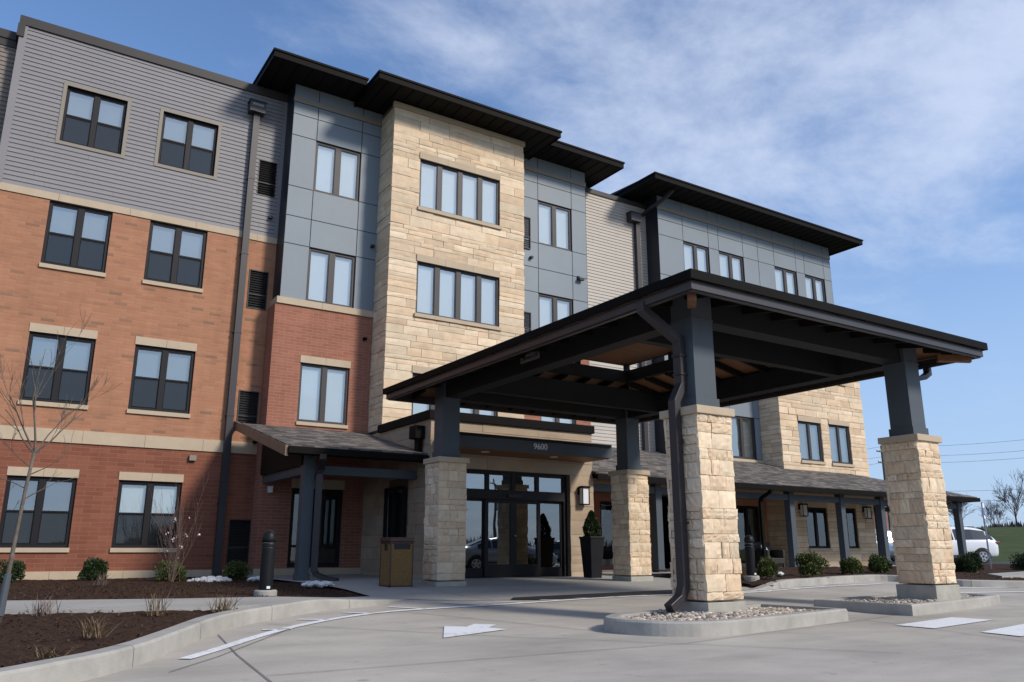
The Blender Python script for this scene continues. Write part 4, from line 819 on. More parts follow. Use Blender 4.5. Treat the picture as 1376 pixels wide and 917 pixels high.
for k in range(4):
    a, b, c, d = E_[k], E_[(k+1) % 4], O_[(k+1) % 4], O_[k]
    m.quad((*a, zE-.09), (*b, zE-.09), (*c, zO-.09), (*d, zO-.09))
m.build('roof_underside', 'wood', rf)
m = MB()
def frame_ring(m, x0, x1, y0, y1, w_, z0, z1):
    m.box(x0, x1, y0, y0+w_, z0, z1); m.box(x0, x1, y1-w_, y1, z0, z1); m.box(x0, x0+w_, y0+w_, y1-w_, z0, z1); m.box(x1-w_, x1, y0+w_, y1-w_, z0, z1)
frame_ring(m, ex0, ex1, ey0, ey1, .03, zE-.105, zE+.012); m.build('roof_fascia', 'bronze', rf)
m = MB(); frame_ring(m, ex0+.06, ex1-.06, ey0+.06, ey1-.06, .11, 3.945, 4.055); frame_ring(m, ex0+.09, ex1-.09, ey0+.09, ey1-.09, .05, 3.925, 3.945); m.build('gutter', 'bronze_gutter', rf)
for k in range(14):
    y = ey0+.5+k*.61; f = min(1, (y-ey0)/(oy0-ey0), (ey1-y)/(ey1-oy1))
    for e, o in ((ex0, ox0), (ex1, ox1)):
        sg_ = 1 if o > e else -1; xa, xb = e+sg_*.18, e+(o-e)*f
        if (xb-xa)*sg_ < .2: continue
        z = lambda x: zE-.10+(zO-zE)*(x-e)/(o-e)
        m = MB(); m.hexa([(xa,y,z(xa)-.12),(xb,y,z(xb)-.12),(xb,y+.05,z(xb)-.12),(xa,y+.05,z(xa)-.12)], [(xa,y,z(xa)),(xb,y,z(xb)),(xb,y+.05,z(xb)),(xa,y+.05,z(xa))]); m.build('rafter', 'soffit_dark', rf)
for k in range(10):
    x = ex0+.6+k*.61; f = min(1, (x-ex0)/(ox0-ex0), (ex1-x)/(ex1-ox1))
    for e, o in ((ey0, oy0), (ey1, oy1)):
        sg_ = 1 if o > e else -1; ya, yb = e+sg_*.18, e+(o-e)*f
        if (yb-ya)*sg_ < .2: continue
        z = lambda y: zE-.10+(zO-zE)*(y-e)/(o-e)
        m = MB(); m.hexa([(x,ya,z(ya)-.12),(x,yb,z(yb)-.12),(x+.05,yb,z(yb)-.12),(x+.05,ya,z(ya)-.12)], [(x,ya,z(ya)),(x,yb,z(yb)),(x+.05,yb,z(yb)),(x+.05,ya,z(ya))]); m.build('rafter', 'soffit_dark', rf)
for cx, cy, sx, sy in ((ex0+.20, ey0+.20, 1, 1), (ex1-.20, ey0+.20, -1, 1)):
    m = MB(); a = Vector((sx, sy, 0)).normalized(); b = Vector((-a.y, a.x, 0)); p0 = Vector((cx, cy, 0)); p1 = p0+a*.5
    z0_ = 3.86; pts = [p0-b*.055, p1-b*.055, p1+b*.055, p0+b*.055]
    m.hexa([(q.x, q.y, z0_+(.04 if k in (1, 2) else 0)) for k, q in enumerate(pts)], [(q.x, q.y, z0_+.11+(.04 if k in (1, 2) else 0)) for k, q in enumerate(pts)]); m.build('hip_rafter', 'wood', rf)
# raised lantern with an open slot all round
m = MB(); frame_ring(m, ox0-.05, ox1+.05, oy0-.05, oy1+.05, .12, 4.42, 4.66); lt = m.build('lantern', 'beam_dark', can)
m = MB()
for x, y in [(x, y) for x in (ox0, ox1) for y in (oy0, (oy0*2+oy1)/3, (oy0+oy1*2)/3, oy1)]+[((ox0+ox1)/2, y) for y in (oy0, oy1)]: m.box(x-.05, x+.05, y-.05, y+.05, 4.66, 4.83)
m.build('lantern_posts', 'beam_dark', lt)
m = MB(); m.box(ox0-.14, ox1+.14, oy0-.14, oy1+.14, 4.83, 4.93); m.build('lantern_roof', 'bronze', lt)
m = MB(); m.box(ox0-.05, ox1+.05, oy0-.05, oy1+.05, 4.815, 4.83); m.build('lantern_ceiling', 'wood', lt)
m = MB(); m.pipe([(6.90,7.56,4.0), (6.90,7.56,3.90), (7.50,7.56,3.58), (7.515,7.56,3.46), (7.515,7.56,2.98), (7.375,7.56,2.74), (7.375,7.56,.46), (7.32,7.56,.32), (7.12,7.56,.20)], .13, .105)
for z in (3.35, 3.1, 2.2, 1.2): m.box(7.36 if z < 2.5 else 7.44, 7.47 if z < 2.5 else 7.58, 7.48, 7.64, z, z+.025)
m.build('downspout', 'downspout', can, bevel=.008)
m = MB(); m.pipe([(13.40,7.58,4.0), (13.40,7.58,3.82), (13.25,7.58,3.74), (12.90,7.58,3.66), (12.85,7.58,3.56), (12.85,7.58,2.95), (12.96,7.58,2.72), (12.96,7.58,.4)], .11, .085); m.build('downspout', 'downspout', can, bevel=.008)
m = MB(); m.box(7.605, 7.62, 10.95, 11.52, 4.03, 4.165); sg = m.build('clearance_sign', 'galv', can)
text("Clearance 12'8\"", .082, 'lettering', 'black', sg, Matrix(((0, 0, -1, 7.602), (-1, 0, 0, 11.235), (0, 1, 0, 4.098), (0, 0, 0, 1))), .001, .001)
for x, y in ((9.0, 8.2), (11.4, 8.2)):
    m = MB(); m.lathe(x, y, [(.07, 4.13), (.07, 4.22)], 14); m.build('downlight', 'bronze', can)

# ------------------------------------------------------------------ ground
def clip_y(poly, lo, hi):
    def half(p, f):
        o = []
        for a, b in zip(p, p[1:]+p[:1]):
            fa, fb_ = f(a), f(b)
            if fa >= 0: o.append(a)
            if (fa >= 0) != (fb_ >= 0): t = fa/(fa-fb_); o.append((a[0]+t*(b[0]-a[0]), a[1]+t*(b[1]-a[1])))
        return o
    p = half(list(poly), lambda q: q[1]-lo)
    return half(p, lambda q: hi-q[1]) if len(p) > 2 else []
YBR = [-200, 0, 7.5, 14, 17, 21.3, 30, 200]
def tess(poly):
    from mathutils.geometry import tessellate_polygon
    return [[poly[i] for i in t] for t in tessellate_polygon([[Vector((x, y, 0)) for x, y in poly]])]
def sheet(polys, dz, name, m_, zf=None):
    mb = MB(); zf = zf or (lambda x, y: zg(y))
    for poly in polys:
        for tri in tess(poly):
            for lo, hi in zip(YBR, YBR[1:]):
                c = clip_y(tri, lo, hi)
                if len(c) > 2: mb.poly([(x, y, zf(x, y)+dz) for x, y in c])
    o = mb.build(name, m_, fix=False); 
    for p in o.data.polygons:
        if p.normal.z < 0: p.flip()
    return struct(o)
def inside(x, y, poly):
    r = False
    for (x0, y0), (x1, y1) in zip(poly, poly[1:]+poly[:1]):
        if (y0 > y) != (y1 > y) and x < (x1-x0)*(y-y0)/(y1-y0)+x0: r = not r
    return r
# one big ground sheet: level round the site, rising gently far to the right of the building
def far_h(x, y):
    d = sqrt(x*x+y*y)
    if x < 10 or y < -20: return -.07
    f = min(1, (x-10)/25)*min(1, (y+20)/25)
    return -.07+f*interp(d, [44, 60, 150, 600], [.25, .55, 4.5, 6.0]) if d > 30 else -.07+f*.25*(d-10)/34 if d > 10 else -.07
gm = MB(); rs = [2, 6, 12, 20, 30, 38, 44, 50, 60, 75, 95, 120, 150, 200, 300, 500, 900, 2500]; NA = 96
gm.v.append((0, 0, -.07))
for r in rs:
    for k in range(NA): a = 2*pi*k/NA; x, y = r*cos(a), r*sin(a); gm.v.append((x, y, min(far_h(x, y), -.07) if (r < 40) else far_h(x, y)))
for k in range(NA): gm.f.append((0, 1+k, 1+(k+1) % NA))
for q in range(len(rs)-1):
    for k in range(NA): i = 1+q*NA; gm.f.append((i+k, i+NA+k, i+NA+(k+1) % NA, i+(k+1) % NA))
g_ = gm.build('ground', 'grass_field', smooth=True); struct(g_)
sheet([[(33.5, -45), (47, -45), (47, 40), (33.5, 40)]], .03, 'parking_lot', 'asphalt')
sheet([[(5.75,11.85),(6.4,11.35),(7.25,11.22),(10.9,11.64),(13.2,11.9),(14.6,16.5),(13.35,16.9),(8.6,16.9),(8.6,20.7),(5.2,20.7),(5.62,18.6),(5.70,15.1),(5.42,12.5)]], .006, 'walkway', 'concrete_walk')
def taper(x): return max(0, min(1, (5.5-x)/2.0))
def pz(x, y): return zg(y)+.15*taper(x)*max(0, min(1, (17-y)/6))
WALK = [(-12,16.2),(0.44,12.1),(2.4,11.5),(3.5,11.35),(4.6,11.85),(5.42,12.5),(5.75,11.9),(4.95,11.36),(3.98,10.92),(3.05,10.22),(2.5,10.07),(1.4,10.3),(0.4,10.66),(-12,14.8)]
def slab(poly, zf, th, name, m_):
    mb = MB(); tr = tess(poly)
    for t in tr: mb.poly([(x, y, zf(x, y)) for x, y in t])
    for (x0, y0), (x1, y1) in zip(poly, poly[1:]+poly[:1]): mb.quad((x0,y0,zf(x0,y0)-th), (x1,y1,zf(x1,y1)-th), (x1,y1,zf(x1,y1)), (x0,y0,zf(x0,y0)))
    return struct(mb.build(name, m_, fix=False))
slab(WALK, lambda x, y: pz(x, y)+.008, .12, 'sidewalk', 'concrete_walk')
def kerb(pts, w_, hts, name='kerb', zf=None, side=1):
    zf = zf or (lambda x, y: zg(y)); mb = MB(); pts = [Vector((*p, 0)) for p in pts]; nr = []
    for k in range(len(pts)):
        d = (pts[min(k+1, len(pts)-1)]-pts[max(k-1, 0)]).normalized(); nr.append(Vector((-d.y, d.x, 0))*side)
    h = lambda k: hts[k] if isinstance(hts, list) else hts
    prof = lambda k: [(pts[k], -.05), (pts[k]+nr[k]*.006, h(k)-.02), (pts[k]+nr[k]*.025, h(k)), (pts[k]+nr[k]*w_, h(k)), (pts[k]+nr[k]*w_, -.05)]
    for k in range(len(pts)): 
        for p, z in prof(k): mb.v.append((p.x, p.y, zf(p.x, p.y)+z))
    for k in range(len(pts)-1):
        for j in range(4): i = k*5+j; mb.f.append((i, i+5, i+6, i+1))
    jm = MB(); acc = 0
    for k in range(1, len(pts)-1):
        acc += (pts[k]-pts[k-1]).length
        if acc < 1.6: continue
        acc = 0; d = (pts[k+1]-pts[k-1]).normalized()*.009; pr = prof(k)[:4]; up_ = Vector((0, 0, 0))
        q = [(p-nr[k]*(.002 if j < 2 else 0), z+(.0015 if j > 1 else 0)) for j, (p, z) in enumerate(pr)]
        for (p0, z0), (p1, z1) in zip(q, q[1:]): jm.quad((p0.x, p0.y, zf(p0.x, p0.y)+z0), (p0.x+d.x, p0.y+d.y, zf(p0.x, p0.y)+z0), (p1.x+d.x, p1.y+d.y, zf(p1.x, p1.y)+z1), (p1.x, p1.y, zf(p1.x, p1.y)+z1))
    if jm.v: struct(jm.build('kerb_joint', 'joint_line'))
    o = mb.build(name, 'concrete_kerb'); return struct(o)
def smooth(pts, n=4):
    o = []
    for k in range(len(pts)-1):
        p0, p1, p2, p3 = pts[max(k-1, 0)], pts[k], pts[k+1], pts[min(k+2, len(pts)-1)]
        for q in range(n):
            t = q/n; o.append(tuple(.5*((2*b)+(-a+c)*t+(2*a-5*b+4*c-d)*t*t+(-a+3*b-3*c+d)*t**3) for a, b, c, d in zip(p0, p1, p2, p3)))
    return o+[pts[-1]]
KL = smooth([(-7,1.2),(-3,3.7),(-1,5.1),(0.25,6.1),(.62,6.5),(1.02,6.98),(1.65,8.05),(2.32,9.22),(3.07,9.98),(3.95,10.70),(4.87,11.16),(5.62,11.72)])
sheet([[(-40, -45), (36, -45), (36, 40), (5.80, 40), (5.80, 11.95)]+[(x-.03, y+.05) for x, y in KL[::-1]]+[(-40, -22)]], 0.0, 'drive', 'concrete_drive')
kerb(KL, .17, [.155*taper(x-.35)+.004 for x, y in KL])
def bed(poly, zf, name, step=.11, amp=.03, seed=3, parts=None):
    rnd = random.Random(seed); xs = [p[0] for p in poly]; ys = [p[1] for p in poly]; mb = MB(); idx = {}
    nx, ny = int((max(xs)-min(xs))/step)+1, int((max(ys)-min(ys))/step)+1
    def vid(i, j):
        if (i, j) not in idx:
            x, y = min(xs)+i*step, min(ys)+j*step
            idx[(i, j)] = len(mb.v); mb.v.append((x+rnd.uniform(-.3, .3)*step, y+rnd.uniform(-.3, .3)*step, zf(x, y)+rnd.uniform(-1, .6)*amp+.010*sin(x*1.7+1)*cos(y*2.1)))
        return idx[(i, j)]
    for i in range(nx):
        for j in range(ny):
            if inside(min(xs)+(i+.5)*step, min(ys)+(j+.5)*step, poly): mb.f.append((vid(i,j), vid(i+1,j), vid(i+1,j+1), vid(i,j+1)))
    return struct(mb.build(name, 'mulch', smooth=True, fix=False))
KLi = [(x, y) for x, y in KL if x < 5.3]
bedL = [(p[0]-.08, p[1]+.06) for p in KLi]+[(5.45,12.5),(5.72,15.1),(5.64,18.6),(5.9,21.25),(-10,21.25),(-10,1.2)]
bed(bedL, lambda x, y: pz(x, y)-.028, 'mulch_bed', step=.08, amp=.014)
KR = smooth([(12.2,10.98),(12.8,11.2),(14.4,11.67),(16.2,12.05),(17.9,12.36),(18.75,12.25),(18.95,11.4),(18.7,10.6),(19.3,10.02),(21,9.3),(26,8.2),(34,7.2)])
kerb(KR, .17, [.02+.13*max(0, min(1, (x-13.0)/1.2)) for x, y in KR])
bedR = [(p[0]+.02, p[1]+.1) for p in KR if p[0] > 13.2]+[(34,16.3),(14.6,16.3),(13.9,13.3),(13.35,11.6)]
pzr = lambda x, y: zg(y)+.02+.12*max(0, min(1, (x-12.9)/1.2))
bed(bedR, lambda x, y: pzr(x, y)+.02*max(0, min(1, (y-12.5))), 'mulch_bed', step=.16, seed=5)
slab([(13.9,16.3),(31.6,16.3),(31.6,20.6),(13.9,20.6)], lambda x, y: .30, .3, 'porch_slab', 'concrete_walk')
slab([(20.6,10.5),(35,12.3),(35,13.4),(21.4,11.25)], lambda x, y: zg(y)+.20, .1, 'sidewalk', 'concrete_walk')
# chips scattered over the near mulch
rnd = random.Random(11); mb = MB()
def chip(x, y, z, s, a, rnd):
    c, s_ = cos(a), sin(a); l_, w_, t = s, s*rnd.uniform(.2, .4), rnd.uniform(-.5, .5)*s
    q = [(-l_,-w_,-t),(l_,-w_,t),(l_,w_,t),(-l_,w_,-t)]
    mb.poly([(x+u*c-v*s_, y+u*s_+v*c, z+w2) for u, v, w2 in q])
nb = 0
while nb < 14000:
    x, y = rnd.uniform(-4, 5.7), rnd.uniform(5.2, 20.5)
    if rnd.random() > (1.6-(y-5)/14): continue
    if not inside(x, y, bedL) or inside(x, y, WALK): continue
    chip(x, y, pz(x, y)-.012, rnd.uniform(.008, .026), rnd.uniform(0, pi), rnd); nb += 1
nb = 0
while nb < 2500:
    x, y = rnd.uniform(13.3, 24), rnd.uniform(9, 16)
    if not inside(x, y, bedR): continue
    chip(x, y, pzr(x, y)+.022, rnd.uniform(.012, .03), rnd.uniform(0, pi), rnd); nb += 1
tag(mb.build('mulch_chips', 'mulch_chip', fix=False), 'brown bark chips strewn over the planting beds', 'mulch', kind='stuff')
# paint
def strip(pts, w_): 
    o = []
    for a, b in zip(pts, pts[1:]):
        d = Vector((b[0]-a[0], b[1]-a[1])); n = Vector((-d.y, d.x)).normalized()*w_; o.append([a, b, (b[0]+n.x, b[1]+n.y), (a[0]+n.x, a[1]+n.y)])
    return o
LN = smooth([(1.64,7.43),(2.05,7.92),(2.55,8.55),(3.15,9.2),(3.93,9.83),(4.75,10.25),(5.65,10.42),(6.45,10.50),(7.1,10.62),(8.76,10.92),(9.92,11.02),(12.3,10.85),(13.9,11.2),(15.4,11.45),(17.6,11.62)], 3)
band = []
nl = []
for k, p in enumerate(LN):
    a, b = LN[max(k-1, 0)], LN[min(k+1, len(LN)-1)]; d = Vector((b[0]-a[0], b[1]-a[1])).normalized(); w_ = .115; nl.append((p[0]-d.y*w_, p[1]+d.x*w_))
for k in range(len(LN)-1): band.append([LN[k], LN[k+1], nl[k+1], nl[k]])
ticks = [((2.70,9.06),(3.0,9.0)),((3.33,9.85),(3.66,9.68)),((4.10,10.40),(4.46,10.12)),((4.95,10.85),(5.30,10.42)),((5.95,11.12),(6.38,10.55)),((6.80,11.05),(7.12,10.70)),((7.62,11.0),(7.95,10.83)),((8.25,11.12),(8.58,10.95)),((8.95,11.2),(9.25,11.02)),((9.7,11.25),(9.95,11.1)),((12.9,11.25),(13.3,11.05)),((14.0,11.5),(14.5,11.35)),((15.0,11.75),(15.5,11.5)),((16.2,12.0),(16.7,11.62))]
polys = band+[strip([a, b], .075)[0] for a, b in ticks]
sheet(polys, .009, 'road_marking', 'paint_white')
sheet([[(4.63,8.60),(4.83,8.44),(5.05,8.64),(5.25,8.48),(5.02,8.27),(5.13,8.05),(4.15,7.72)]], .009, 'road_marking', 'paint_white')
sheet([[(9.46,5.66),(11.25,5.93),(11.22,6.45),(9.47,6.16)], [(9.36,4.66),(11.2,4.93),(11.2,5.45),(9.47,5.14)], [(9.3,3.6),(11.2,3.9),(11.2,4.45),(9.4,4.1)], [(16.2,9.35),(18.6,8.85),(18.7,8.98),(16.3,9.5)], [(17.6,10.25),(20.4,9.6),(20.5,9.72),(17.7,10.38)]], .009, 'road_marking', 'paint_white')
jl = [((2.2,8.9),(1.75,5.2)), ((1.75,5.2),(1.2,1.0)), ((6.0,6.1),(9.9,6.85)), ((9.9,6.85),(16,8.3)), ((6.0,6.1),(1.9,6.2)), ((6.9,16.8),(6.9,11.3)), ((9.8,16.8),(9.8,11.5)), ((12.6,14.1),(12.6,11.8)), ((5.6,14.0),(13.7,14.0)), ((6.2,7.0),(4.9,10.25)), ((2.9,9.6),(5.1,7.2)), ((5.1,7.2),(7.0,4.5)), ((9.9,6.85),(8.3,3.0)), ((1.35,6.75),(3.35,9.55)), ((3.35,9.55),(4.3,10.3)), ((10.0,7.4),(10.0,10.9))]
sheet([strip([a, b], .011)[0] for a, b in jl], .0075, 'joint', 'joint_line')
sheet([[(7.2,11.20),(7.6,11.04),(10.2,11.16),(12.25,11.30),(12.25,12.05),(10.9,11.86),(7.45,11.52)]], .012, 'tactile_paving', 'tactile')
# pillar islands
def offset(poly, d):
    c = Vector((sum(p[0] for p in poly)/len(poly), sum(p[1] for p in poly)/len(poly))); o = []
    for k, p in enumerate(poly):
        a = Vector(poly[k-1]); b = Vector(poly[(k+1) % len(poly)]); p = Vector(p); n = Vector(((p-a).normalized()+(b-p).normalized()).to_tuple()).normalized(); n = Vector((-n.y, n.x)); o.append((p.x+n.x*d, p.y+n.y*d))
    return o
def pebble(mb, x, y, z, r, rnd):
    t = (1+sqrt(5))/2; vs = [(-1,t,0),(1,t,0),(-1,-t,0),(1,-t,0),(0,-1,t),(0,1,t),(0,-1,-t),(0,1,-t),(t,0,-1),(t,0,1),(-t,0,-1),(-t,0,1)]
    fs = [(0,11,5),(0,5,1),(0,1,7),(0,7,10),(0,10,11),(1,5,9),(5,11,4),(11,10,2),(10,7,6),(7,1,8),(3,9,4),(3,4,2),(3,2,6),(3,6,8),(3,8,9),(4,9,5),(2,4,11),(6,2,10),(8,6,7),(9,8,1)]
    a = rnd.uniform(0, pi); sx, sy, sz = r*rnd.uniform(.45, .75), r*rnd.uniform(.35, .55), r*rnd.uniform(.25, .42); i = len(mb.v)
    for u, v, w2 in vs: u, v, w2 = u*sx/1.5*1.2, v*sy/1.5*1.2, w2*sz/1.5*1.2; mb.v.append((x+u*cos(a)-v*sin(a), y+u*sin(a)+v*cos(a), z+w2))
    mb.f += [tuple(q+i for q in f) for f in fs]
def island(poly, seed, px, py, label, n=1500, mound=.07):
    if seed == 21: poly = smooth([poly[-2], poly[-1]]+poly[:5], 4)[:-1]+poly[4:-2]
    rnd = random.Random(seed); ins = offset(poly, .16); mb = MB(); nn = len(poly); H = .15
    out2 = offset(poly, .006); out3 = offset(poly, .025)
    for ring, z in ((poly, -.05), (out2, H-.02), (out3, H), (ins, H), (ins, -.05)):
        for x, y in ring: mb.v.append((x, y, z))
    for j in range(4):
        for k in range(nn): i = j*nn; mb.f.append((i+k, i+(k+1) % nn, i+nn+(k+1) % nn, i+nn+k))
    struct(mb.build('kerb', 'concrete_kerb'))
    gb = MB(); zt = lambda x, y: .105+mound*max(0, 1-max(abs(x-px), abs(y-py))/1.0)
    xs = [p[0] for p in ins]; ys = [p[1] for p in ins]
    gb.poly([(x, y, .09) for x, y in ins]); struct(gb.build('gravel_base', 'mulch', fix=False))
    mb = MB(); c = 0
    while c < n:
        x, y = rnd.uniform(min(xs), max(xs)), rnd.uniform(min(ys), max(ys))
        if not inside(x, y, ins) or max(abs(x-px), abs(y-py)) < .31: continue
        pebble(mb, x, y, zt(x, y)+rnd.uniform(-.02, .01), rnd.uniform(.022, .05), rnd); c += 1
    tag(mb.build('gravel', 'gravel', smooth=False), label, 'gravel', kind='stuff')
isN = [(6.02,7.25),(6.08,6.95),(6.25,6.68),(6.55,6.48),(6.95,6.42),(8.0,6.58),(9.62,6.90),(9.62,7.5),(9.5,8.25),(8.2,8.15),(7.0,8.02),(6.45,7.85),(6.12,7.58)]
isR = [(11.05,6.90),(12.2,7.06),(13.5,7.30),(14.75,7.60),(14.75,8.15),(13.3,8.75),(12.0,8.6),(10.95,8.45)]
island(isN, 21, 7.76, 7.55, 'river gravel heaped round the nearest stone pillar inside its rounded kerb', 2300)
island(isR, 22, 12.565, 7.55, 'river gravel round the right front stone pillar inside its square cornered kerb', 2000)

# ------------------------------------------------------------------ objects by the entrance
def litter_bin():
    t = thing('litter_bin', 'square waste bin with speckled brown stone panels beside the left rear stone pillar', 'waste bin', (6.76, 14.50, .215), radians(0))
    s = .235
    m = MB(); m.box(-s+.02, s-.02, -s+.02, s-.02, .02, .78); m.build('liner', 'black', t)
    m = MB()
    for a, b in ((-1,-1),(1,-1),(1,1),(-1,1)): m.box(a*s-.022*(a > 0)-.0, a*s+.022*(a < 0), b*s-.022*(b > 0), b*s+.022*(b < 0), 0, .82)
    for b in (-1, 1): m.box(-s, s, b*s-.02*(b > 0), b*s+.02*(b < 0), 0, .035); m.box(b*s-.02*(b > 0), b*s+.02*(b < 0), -s, s, .0, .035)
    m.build('frame', 'bin_frame', t)
    m = MB()
    for sgn in (-1, 1):
        # panels with an opening near the top
        m.box(-s+.024, s-.024, sgn*(s-.012)-.006, sgn*(s-.012)+.006, .037, .68); m.box(sgn*(s-.012)-.006, sgn*(s-.012)+.006, -s+.024, s-.024, .037, .66)
        for a in (-1, 1): m.box(a*(s-.024)-(.045 if a > 0 else 0), a*(s-.024)+(.045 if a < 0 else 0), sgn*(s-.012)-.006, sgn*(s-.012)+.006, .682, .78); m.box(sgn*(s-.012)-.006, sgn*(s-.012)+.006, a*(s-.024)-(.14 if a > 0 else 0), a*(s-.024)+(.14 if a < 0 else 0), .662, .78)
    m.build('panel', 'bin_panel', t)
    m = MB(); m.box(-s-.012, s+.012, -s-.012, s+.012, .82, .90); m.box(-s+.01, s-.01, -s+.01, s-.01, .78, .82); m.build('lid', 'bin_frame', t, bevel=.01)
litter_bin()
def leaf_cloud(mb, fn, n, size, rnd, upw=.4):
    """fn(rnd) -> (point, outward normal)"""
    for _ in range(n):
        p, nn = fn(rnd); p = Vector(p); d = (Vector(nn)+Vector((rnd.gauss(0, .5), rnd.gauss(0, .5), rnd.gauss(0, .5)+upw))).normalized()
        a = d.cross(Vector((rnd.gauss(0, 1), rnd.gauss(0, 1), rnd.gauss(0, 1)))).normalized(); s = size*rnd.uniform(.6, 1.4)
        i = len(mb.v); mb.v += [tuple(p-a*s*.32), tuple(p+d*s*.5-a*s*.34), tuple(p+d*s*1.1), tuple(p+d*s*.5+a*s*.34), tuple(p+a*s*.32)][0:5]; mb.f.append((i, i+1, i+2, i+3, i+4))
pl = thing('planter', 'tall tapered black planter beside the right door pier', 'planter', (12.62, 15.98, .235))
m = MB(); b, t_ = .155, .215; m.hexa([(-b,-b,0),(b,-b,0),(b,b,0),(-b,b,0)], [(-t_,-t_,.93),(t_,-t_,.93),(t_,t_,.93),(-t_,t_,.93)]); m.build('pot', 'pot', pl, bevel=.012)
m = MB(); frame_ring(m, -t_-.012, t_+.012, -t_-.012, t_+.012, .05, .92, .97); m.build('rim', 'pot', pl, bevel=.008)
tp = thing('topiary', 'small dark cone shaped evergreen growing in the tall black planter', 'shrub', (12.62, 15.98, 1.17))
rnd = random.Random(5); m = MB()
def cone(r):
    h = r.random()**.8; a = r.uniform(0, 2*pi); rad = .20*(1-(2*h-.75)**2*.35 if h < .4 else (1-h)**.75*1.32)*(r.uniform(.7, 1.05)); return (rad*cos(a), rad*sin(a), .03+h*.60), (cos(a), sin(a), .6)
leaf_cloud(m, cone, 3800, .035, rnd, .7); m.build('foliage', 'leaf_dark', tp, fix=False)
m = MB(); m.tube([(0,0,-.2),(0,0,.4)], [.02, .012], 7); m.build('stem', 'bark', tp)
m = MB()
def low(r): a = r.uniform(0, 2*pi); q = .19*sqrt(r.random()); return (q*cos(a), q*sin(a), r.uniform(-.05, .06)), (cos(a), sin(a), .8)
leaf_cloud(m, low, 500, .05, rnd, .5); m.build('underplanting', 'leaf', tp, fix=False)
m = MB()
for k in range(9):
    a = rnd.uniform(0, 2*pi); x, y, z = .15*cos(a), .15*sin(a), .06+rnd.uniform(0, .05)
    for q in range(5): b_ = q*1.257; m.poly([(x, y, z), (x+.022*cos(b_-.4), y+.022*sin(b_-.4), z+.012), (x+.030*cos(b_), y+.03*sin(b_), z+.008), (x+.022*cos(b_+.4), y+.022*sin(b_+.4), z+.012)])
m.build('flowers', 'blossom', tp, fix=False)
def bollard(loc, label):
    t = thing('bollard_light', label, 'bollard light', loc, group='bollard lights along the drive')
    m = MB(); m.lathe(0, 0, [(.098,.03),(.098,.62),(.094,.63)], 28); m.build('shaft', 'bollard_paint', t, smooth=False)
    m = MB(); m.lathe(0, 0, [(.075,.63),(.075,.73)], 20); m.build('lamp_glass', 'lamp_glass', t)
    m = MB(); m.lathe(0, 0, [(.100,.70),(.100,.75),(.096,.80),(.079,.84),(.045,.865),(.01,.872)], 28); o = m.build('dome', 'bollard_paint', t, smooth=True)
    m = MB(); m.lathe(0, 0, [(.099,.635),(.101,.64),(.101,.675),(.096,.69)], 28); m.build('louvre_ring', 'bollard_paint', t)
    m = MB(); m.lathe(0, 0, [(.165,-.12),(.165,.015),(.15,.03)], 28); m.build('footing', 'concrete_kerb', t)
    m = MB(); m.box(-.02, .03, -.108, -.10, .05, .085); m.build('label_plate', 'sign_white', t)
bollard((3.66, 12.28, .29), 'dark bollard light in the mulch by the left sidewalk')
bollard((14.05, 12.35, .33), 'dark bollard light half hidden behind the nearest stone pillar')
# chairs on the right porch
def armchair(loc, rz, label, cushion):
    t = thing('armchair', label, 'chair', loc, rz, group='dark wicker chairs on the porch')
    m = MB(); m.box(-.36, .36, -.34, .34, .16, .34); m.build('seat', 'wicker', t, bevel=.02)
    m = MB(); m.hexa([(-.36,.24,.34),(.36,.24,.34),(.36,.34,.34),(-.36,.34,.34)], [(-.36,.32,.86),(.36,.32,.86),(.36,.40,.86),(-.36,.40,.86)]); m.build('backrest', 'wicker', t, bevel=.02)
    for s in (-1, 1):
        m = MB(); m.box(s*.33-.05, s*.33+.05, -.34, .26, .34, .60); m.build('armrest', 'wicker', t, bevel=.02)
        for y in (-.30, .30): m = MB(); m.box(s*.32-.025, s*.32+.025, y-.025, y+.025, 0, .16); m.build('leg', 'wicker', t)
armchair((22.45, 18.9, .30), radians(-8), 'dark wicker armchair with a white cushion on the right porch', True)
armchair((15.15, 18.9, .30), radians(10), 'dark wicker armchair on the porch just behind the tall planter', False)
m = MB(); n = 8
for k in range(n+1):
    for j in range(n+1):
        u, v = k/n-.5, j/n-.5; e = max(0, (1-(2*abs(u))**3)*(1-(2*abs(v))**3)); m.v.append((u*.44, .06*e+v*.12, v*.40))
for k in range(n+1):
    for j in range(n+1):
        u, v = k/n-.5, j/n-.5; e = max(0, (1-(2*abs(u))**3)*(1-(2*abs(v))**3)); m.v.append((u*.44, -.08*e+v*.12, v*.40))
for b_ in (0, (n+1)**2):
    for k in range(n):
        for j in range(n): i = b_+k*(n+1)+j; m.f.append((i, i+1, i+n+2, i+n+1))
o = m.build('cushion', 'cushion_white', smooth=True); o.location = (22.28, 18.92, .86); o.rotation_euler = (0, 0, radians(20)); tag(o, 'pale patterned cushion leaning in the porch armchair', 'cushion')
